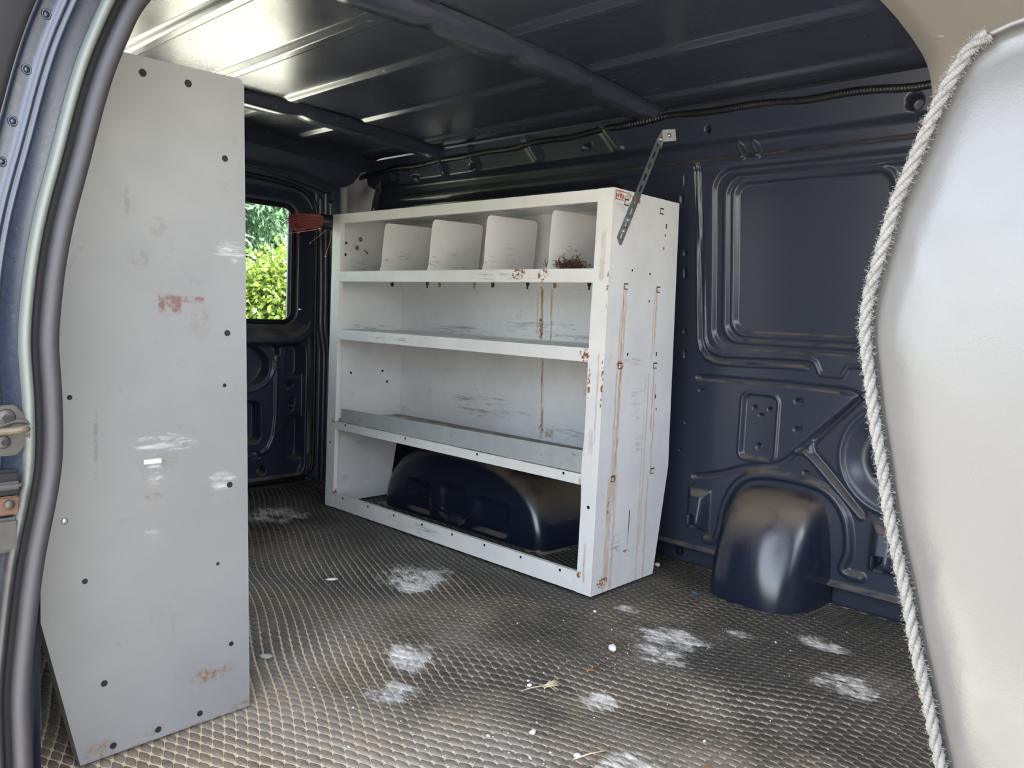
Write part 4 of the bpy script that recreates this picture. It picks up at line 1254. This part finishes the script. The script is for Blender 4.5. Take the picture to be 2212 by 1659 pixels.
for (x, z, r_) in ((-1.186, 1.131, .0062), (-1.112, 1.132, .0062), (-1.046, 1.020, .0055), (-1.038, .715, .0055), (-1.042, .621, .0035), (-1.296, .611, .004), (-1.030, .438, .0055), (-1.275, .311, .0045), (-1.246, .130, .0055), (-1.023, .135, .0045), (-1.082, .020, .0055), (-1.157, .017, .0055), (-1.232, .016, .0055), (-1.051, .294, .003)):
    MB().cyl(gl(x, .065, z), (0, -1, 0), r_, .0005, 18).build('bolt_hole', HOLE, GS)
MB().dome(gl(-1.304, .065, .415), (0, -1, 0), .005, .002, 12, 3).build('rivet', ZINC, GS, True)
MB().dome(gl(-1.311, .065, .71), (0, -1, 0), .004, .004, 12, 3).build('rivet', ZINC, GS, True)

# ------------------------------------------------------------------ hand brush tucked behind the shelf end
BR = empty('hand_brush', (.020, 1.3475, 1.093))
tag(BR, 'red bristled black hand brush sticking out behind the far end of the shelf', 'brush')
mb = MB()
V = []
for (x, hy_, hz_, z0) in [(-.052, .030, .026, 0), (-.045, .034, .029, 0), (.0, .036, .030, 0), (.06, .034, .026, .004), (.11, .022, .018, .008), (.118, .012, .010, .009), (.124, .006, .005, .009)]:
    V.append([(x, hy_ * math.cos(a), z0 + hz_ * math.sin(a)) for a in np.linspace(0, 2 * math.pi, 16, endpoint=False)])
mb.add([p for r_ in V for p in r_], [(i * 16 + k_, i * 16 + (k_ + 1) % 16, (i + 1) * 16 + (k_ + 1) % 16, (i + 1) * 16 + k_) for i in range(len(V) - 1) for k_ in range(16)] + [tuple(range(16))[::-1], tuple(range((len(V) - 1) * 16, len(V) * 16))])
mb.build('body', BLACK, BR, True)
g = np.random.default_rng(5)
mb = MB()
for i in range(620):
    a, r_ = g.uniform(0, 2 * math.pi), math.sqrt(g.uniform(0, 1))
    y, z = .031 * r_ * math.cos(a), .026 * r_ * math.sin(a)
    L_ = .120 + g.normal(0, .009) - .022 * r_ * r_
    ex, ez = 1.30 + g.normal(0, .10), 1.18 + g.normal(0, .12)
    droop = -.012 - .006 * g.random()
    mb.tube([(-.045, y, z), (-.045 - L_ * .5, y * (1 + (ex - 1) * .5), z * 1.05 + droop * .3), (-.045 - L_, y * ex, z * ez + droop)], .0010, 3, False)
o = mb.build('bristles', BRISTLE, BR); o['kind'] = 'stuff'
for (p0, p1) in (((-.02, .0, -.028), (-.095, -.01, -.085)), ((.005, .0, -.03), (-.028, -.01, -.130)), ((-.05, .0, -.03), (-.145, -.01, -.052)), ((-.06, 0, -.03), (-.19, -.01, -.062))):
    m_ = MB().tube([p0, tuple((np.array(p0) + np.array(p1)) / 2 + [0.006, 0, .002]), p1], .0008, 5)
    m_.dome(p1, (0, 0, -1), .0030, .004, 8, 3)
    m_.build('stray_bristle', PINK, BR, True)

# ------------------------------------------------------------------ front seat at the right edge
SEAT = empty('car_seat', (-.71, -1.20, .0))
tag(SEAT, 'beige vinyl front seat back edged with cream twisted rope piping', 'car seat')
rear = [(-1.22, .22), (-1.16, .28), (-1.125, .33), (-1.105, .389), (-1.09, .442), (-1.076, .488), (-1.066, .528), (-1.054, .568), (-1.043, .608), (-1.034, .649), (-1.024, .691), (-1.016, .733), (-1.01, .766), (-1.01, .796), (-1.014, .821), (-1.02, .850), (-1.027, .883), (-1.036, .910), (-1.045, .937), (-1.054, .963), (-1.063, .985), (-1.075, 1.006), (-1.088, 1.016), (-1.113, 1.0225), (-1.15, 1.022), (-1.19, 1.008), (-1.22, .975)]
front = [(-1.235, .91), (-1.24, .82), (-1.255, .72), (-1.275, .60), (-1.30, .48), (-1.33, .36), (-1.33, .27), (-1.29, .22)]
loop = smooth_path([(a, b, 0) for a, b in rear + front + [rear[0]]], 161)[:-1, :2]
cen = loop.mean(0)
XO, XI = -.960, -.46
so = np.array([SEAT.location.x, SEAT.location.y, SEAT.location.z])
rings = []
for k_, s_ in enumerate([.001, .2, .4, .58, .72, .84, .92, .97, 1.0]):      # outboard cushion side: convex, tucked at the edge
    bul = .030 * (1 - s_ ** 2.6) - .010 * math.exp(-((s_ - .95) / .035) ** 2)
    rings.append([(XO - bul + .004, *(cen + (p - cen) * s_)) for p in loop])
for x_ in np.linspace(XO + .02, XI - .02, 8):
    pil = .012 * math.sin((x_ - XO) / (XI - XO) * math.pi)
    rings.append([(x_, *(cen + (p - cen) * (1 + pil / .2))) for p in loop])
for s_ in [1.0, .95, .8, .5, .001]:
    rings.append([(XI + .02 * (1 - s_ ** 2), *(cen + (p - cen) * s_)) for p in loop])
V = np.array(rings).reshape(-1, 3) - so
nv = len(loop)
quads('backrest', V, grid_faces(len(rings), nv, wrap_v=True)[:, ::-1], VINYL, SEAT)
# cushion below
mb = MB().box(-.96, -.46, -1.72, -1.20, .16, .32)
mb.v = [(a - so[0], b - so[1], c - so[2]) for a, b, c in mb.v]
mb.build('cushion', VINYL, SEAT, bevel=.05)
mb = MB().box(-.89, -.53, -1.66, -1.24, -.03, .17)
mb.v = [(a - so[0], b - so[1], c - so[2]) for a, b, c in mb.v]
mb.build('pedestal', RUBBER_D, SEAT, bevel=.01)
# rope piping: three twisted strands along the rear edge
rp = smooth_path([(XO - .002, a, b) for a, b in rear[2:23]], 760)
tan = np.gradient(rp, axis=0); tan /= np.linalg.norm(tan, axis=1)[:, None]
n1 = np.tile(np.array([1., 0, 0]), (len(rp), 1)); n2 = np.cross(tan, n1)
s_len = np.concatenate([[0], np.cumsum(np.linalg.norm(np.diff(rp, axis=0), axis=1))])
for st_ in range(3):
    ph = s_len / .0140 * 2 * math.pi / 3 + st_ * 2 * math.pi / 3
    P_ = rp + (n1 * np.cos(ph)[:, None] + n2 * np.sin(ph)[:, None]) * .0027 - so
    MB().tube(P_, [.0030 + .0004 * math.sin(i * 2.1 + st_) for i in range(len(P_))], 7).build('rope_strand', ROPE, SEAT, True)
g = np.random.default_rng(9)
mb = MB()
for i in range(3500):
    k_ = g.integers(2, len(rp) - 2)
    a = g.uniform(0, 2 * math.pi)
    dv = n1[k_] * math.cos(a) + n2[k_] * math.sin(a)
    p0 = rp[k_] + dv * .0053 - so
    q_ = dv + g.normal(0, .6, 3) + tan[k_] * g.normal(0, .8)
    q_ /= np.linalg.norm(q_)
    mb.tube([p0, p0 + q_ * g.uniform(.001, .0045)], .00018, 3, False)
o = mb.build('rope_fuzz', ROPE, SEAT); o['kind'] = 'stuff'
ed = smooth_path([(XO - .001, a, b) for a, b in rear[22:]] + [(XO - .001, a, b) for a, b in front[:4]], 60) - so
MB().tube(ed, .0022, 8).build('edge_welt', VINYL, SEAT, True)

# ------------------------------------------------------------------ litter on the mat
def floor_top(x, y):
    return float(mat_z(np.array(x), np.array(y))) - .0006
def pebble(name, x, y, r, mat, label, cat, group=None, flat=.6, seed=0, lng=1.0):
    g = np.random.default_rng(seed)
    bm = bmesh.new(); bmesh.ops.create_icosphere(bm, subdivisions=2, radius=r)
    a = g.uniform(0, math.pi)
    for v in bm.verts:
        k_ = 1 + .18 * math.sin(v.co.x / r * 3 + seed) * math.cos(v.co.y / r * 2.3 + seed * 2) + g.normal(0, .04)
        v.co = Vector((v.co.x * k_ * lng, v.co.y * k_, v.co.z * k_ * flat))
    me = bpy.data.meshes.new(name); bm.to_mesh(me); bm.free()
    me.materials.append(mat)
    o = bpy.data.objects.new(name, me)
    zmin = min(v.co.z for v in me.vertices)
    o.location = (x, y, floor_top(x, y) - zmin - .0004)
    o.rotation_euler = (0, 0, a)
    link(o)
    return tag(o, label, cat, group)
pebble('plaster_pebble', -.235, -.245, .0100, WHITE_CHIP, 'largest white pebble, on the mat in front of the shelf corner', 'pebble', seed=1, flat=.8)
pebble('plaster_pebble', -.507, -.230, .0052, WHITE_CHIP, 'white pebble lying against the straw tuft', 'pebble', seed=2)
pebble('plaster_pebble', -.495, -.215, .0032, WHITE_CHIP, 'smallest white pebble just behind the straw tuft', 'pebble', seed=3)
pebble('plaster_pebble', -.659, -.374, .0058, WHITE_CHIP, 'oval white pebble nearest the bottom edge left of the straw tuft', 'pebble', seed=4, lng=1.3)
pebble('plaster_pebble', -.655, -.475, .0050, WHITE_CHIP, 'oblong white pebble beside the yellow straw stalk', 'pebble', seed=5, lng=1.5)
pebble('plaster_disc', -.846, .250, .0115, CLIP_G, 'flat translucent disc on the mat beside the grey panel', 'disc', seed=6, flat=.22, lng=1.25)
pebble('plaster_pebble', -.070, -.068, .0050, WHITE_CHIP, 'white pebble close to the near foot of the white shelf', 'pebble', seed=7)
pebble('blue_scrap', .268, -.169, .0055, BLUE, 'tiny flat blue plastic scrap near the moulded bulge', 'scrap', seed=8, flat=.15, lng=2.4)
pebble('paper_scrap', .395, .039, .0090, WHITE_CHIP, 'crumpled white scrap beside the rear foot of the shelf', 'scrap', seed=9, flat=.7)
pebble('orange_scrap', .075, -.826, .0070, ORANGE, 'bright orange scrap on the mat next to the seat', 'scrap', seed=10, flat=.5)
pebble('brown_leaf', -.50, -.652, .0120, LEAFBROWN, 'dry brown leaf bit at the bottom edge of the mat', 'leaf', seed=12, flat=.25, lng=1.6)
pebble('brown_leaf', -.36, -.275, .0075, LEAFBROWN, 'small rust brown leaf bit right of the straw tuft', 'leaf', seed=13, flat=.3, lng=1.5)
# curled white shaving
mb = MB(); pp = [(.020 * math.cos(a), .012 * math.sin(a), .002 + .003 * abs(math.sin(a))) for a in np.linspace(.3, 2.6, 12)]
o = mb.tube(pp, [.0005 + .0034 * math.sin((i + .5) / 12 * math.pi) for i in range(12)], 6).build('shaving', WHITE_CHIP, None, True)
o.location = (-.445, .596, floor_top(-.445, .596)); o.rotation_euler = (0, 0, R(150))
tag(o, 'curled white shaving on the mat in the middle of the aisle', 'shaving')
# straw tuft and stalk
g = np.random.default_rng(21); mb = MB()
for i in range(34):
    a = g.normal(-.9, .9); L_ = g.uniform(.012, .034)
    mb.tube([(g.normal(0, .005), g.normal(0, .005), .002), (math.cos(a) * L_ * .5, math.sin(a) * L_ * .5, .007), (math.cos(a) * L_, math.sin(a) * L_, g.uniform(.001, .018))], [.0008, .0007, .0003], 4)
mb.tube([(0, 0, .003), (-.025, .012, .003), (-.05, .02, .001)], [.0016, .0011, .0005], 5)
o = mb.build('straw_tuft', STRAW, None, True)
o.location = (-.485, -.252, floor_top(-.485, -.252) - .0004)
tag(o, 'frayed pale straw tuft on the mat below the shelf corner', 'straw')
o = MB().tube([(-.03, .01, .001), (0, 0, .003), (.035, -.012, .001)], .0014, 5).build('straw_stalk', STRAW, None, True)
o.location = (-.635, -.485, floor_top(-.635, -.485))
tag(o, 'single yellow straw stalk at the bottom of the mat', 'straw')
# countless white crumbs
g = np.random.default_rng(31)
V, F = [], []
cl = [(-.3, -.35, .35, .3), (-.1, -.3, .14, .12), (-.5, .1, .4, .4), (-.2, .5, .25, .2), (.1, -.5, .25, .25), (-.75, -.1, .2, .3), (-.6, -.5, .25, .15), (-.2, 1.3, .25, .25), (.0, -.6, .3, .2)]
for i in range(2600):
    cx, cy, sx_, sy_ = cl[g.integers(0, len(cl))]
    x, y = cx + g.normal(0, sx_), cy + g.normal(0, sy_)
    if x > .48 or x < -1.36 or y < -1.15 or y > 1.68 or (x > .19 and abs(y - .8) < .46) or (x > .26 and abs(y + .3) < .18):
        continue
    if (-.003 < x < .36 and -.003 < y < 1.315) or (-1.345 < x < -.98 and .06 < y < 1.29):
        continue
    r_ = min(.0042, .0007 * math.exp(g.normal(0, .55)))
    z = floor_top(x, y) - .0003
    b = len(V)
    for k_ in range(4):
        a = g.uniform(0, 1.2) + k_ * 1.57
        V.append((x + r_ * math.cos(a) * g.uniform(.6, 1.3), y + r_ * math.sin(a) * g.uniform(.6, 1.3), z))
    V.append((x, y, z + r_ * .9))
    F += [(b, b + 1, b + 4), (b + 1, b + 2, b + 4), (b + 2, b + 3, b + 4), (b + 3, b, b + 4)]
o = mesh('plaster_crumbs', V, F, WHITE_CHIP)
tag(o, 'white plaster crumbs scattered over the rubber mat', 'crumbs', kind='stuff')
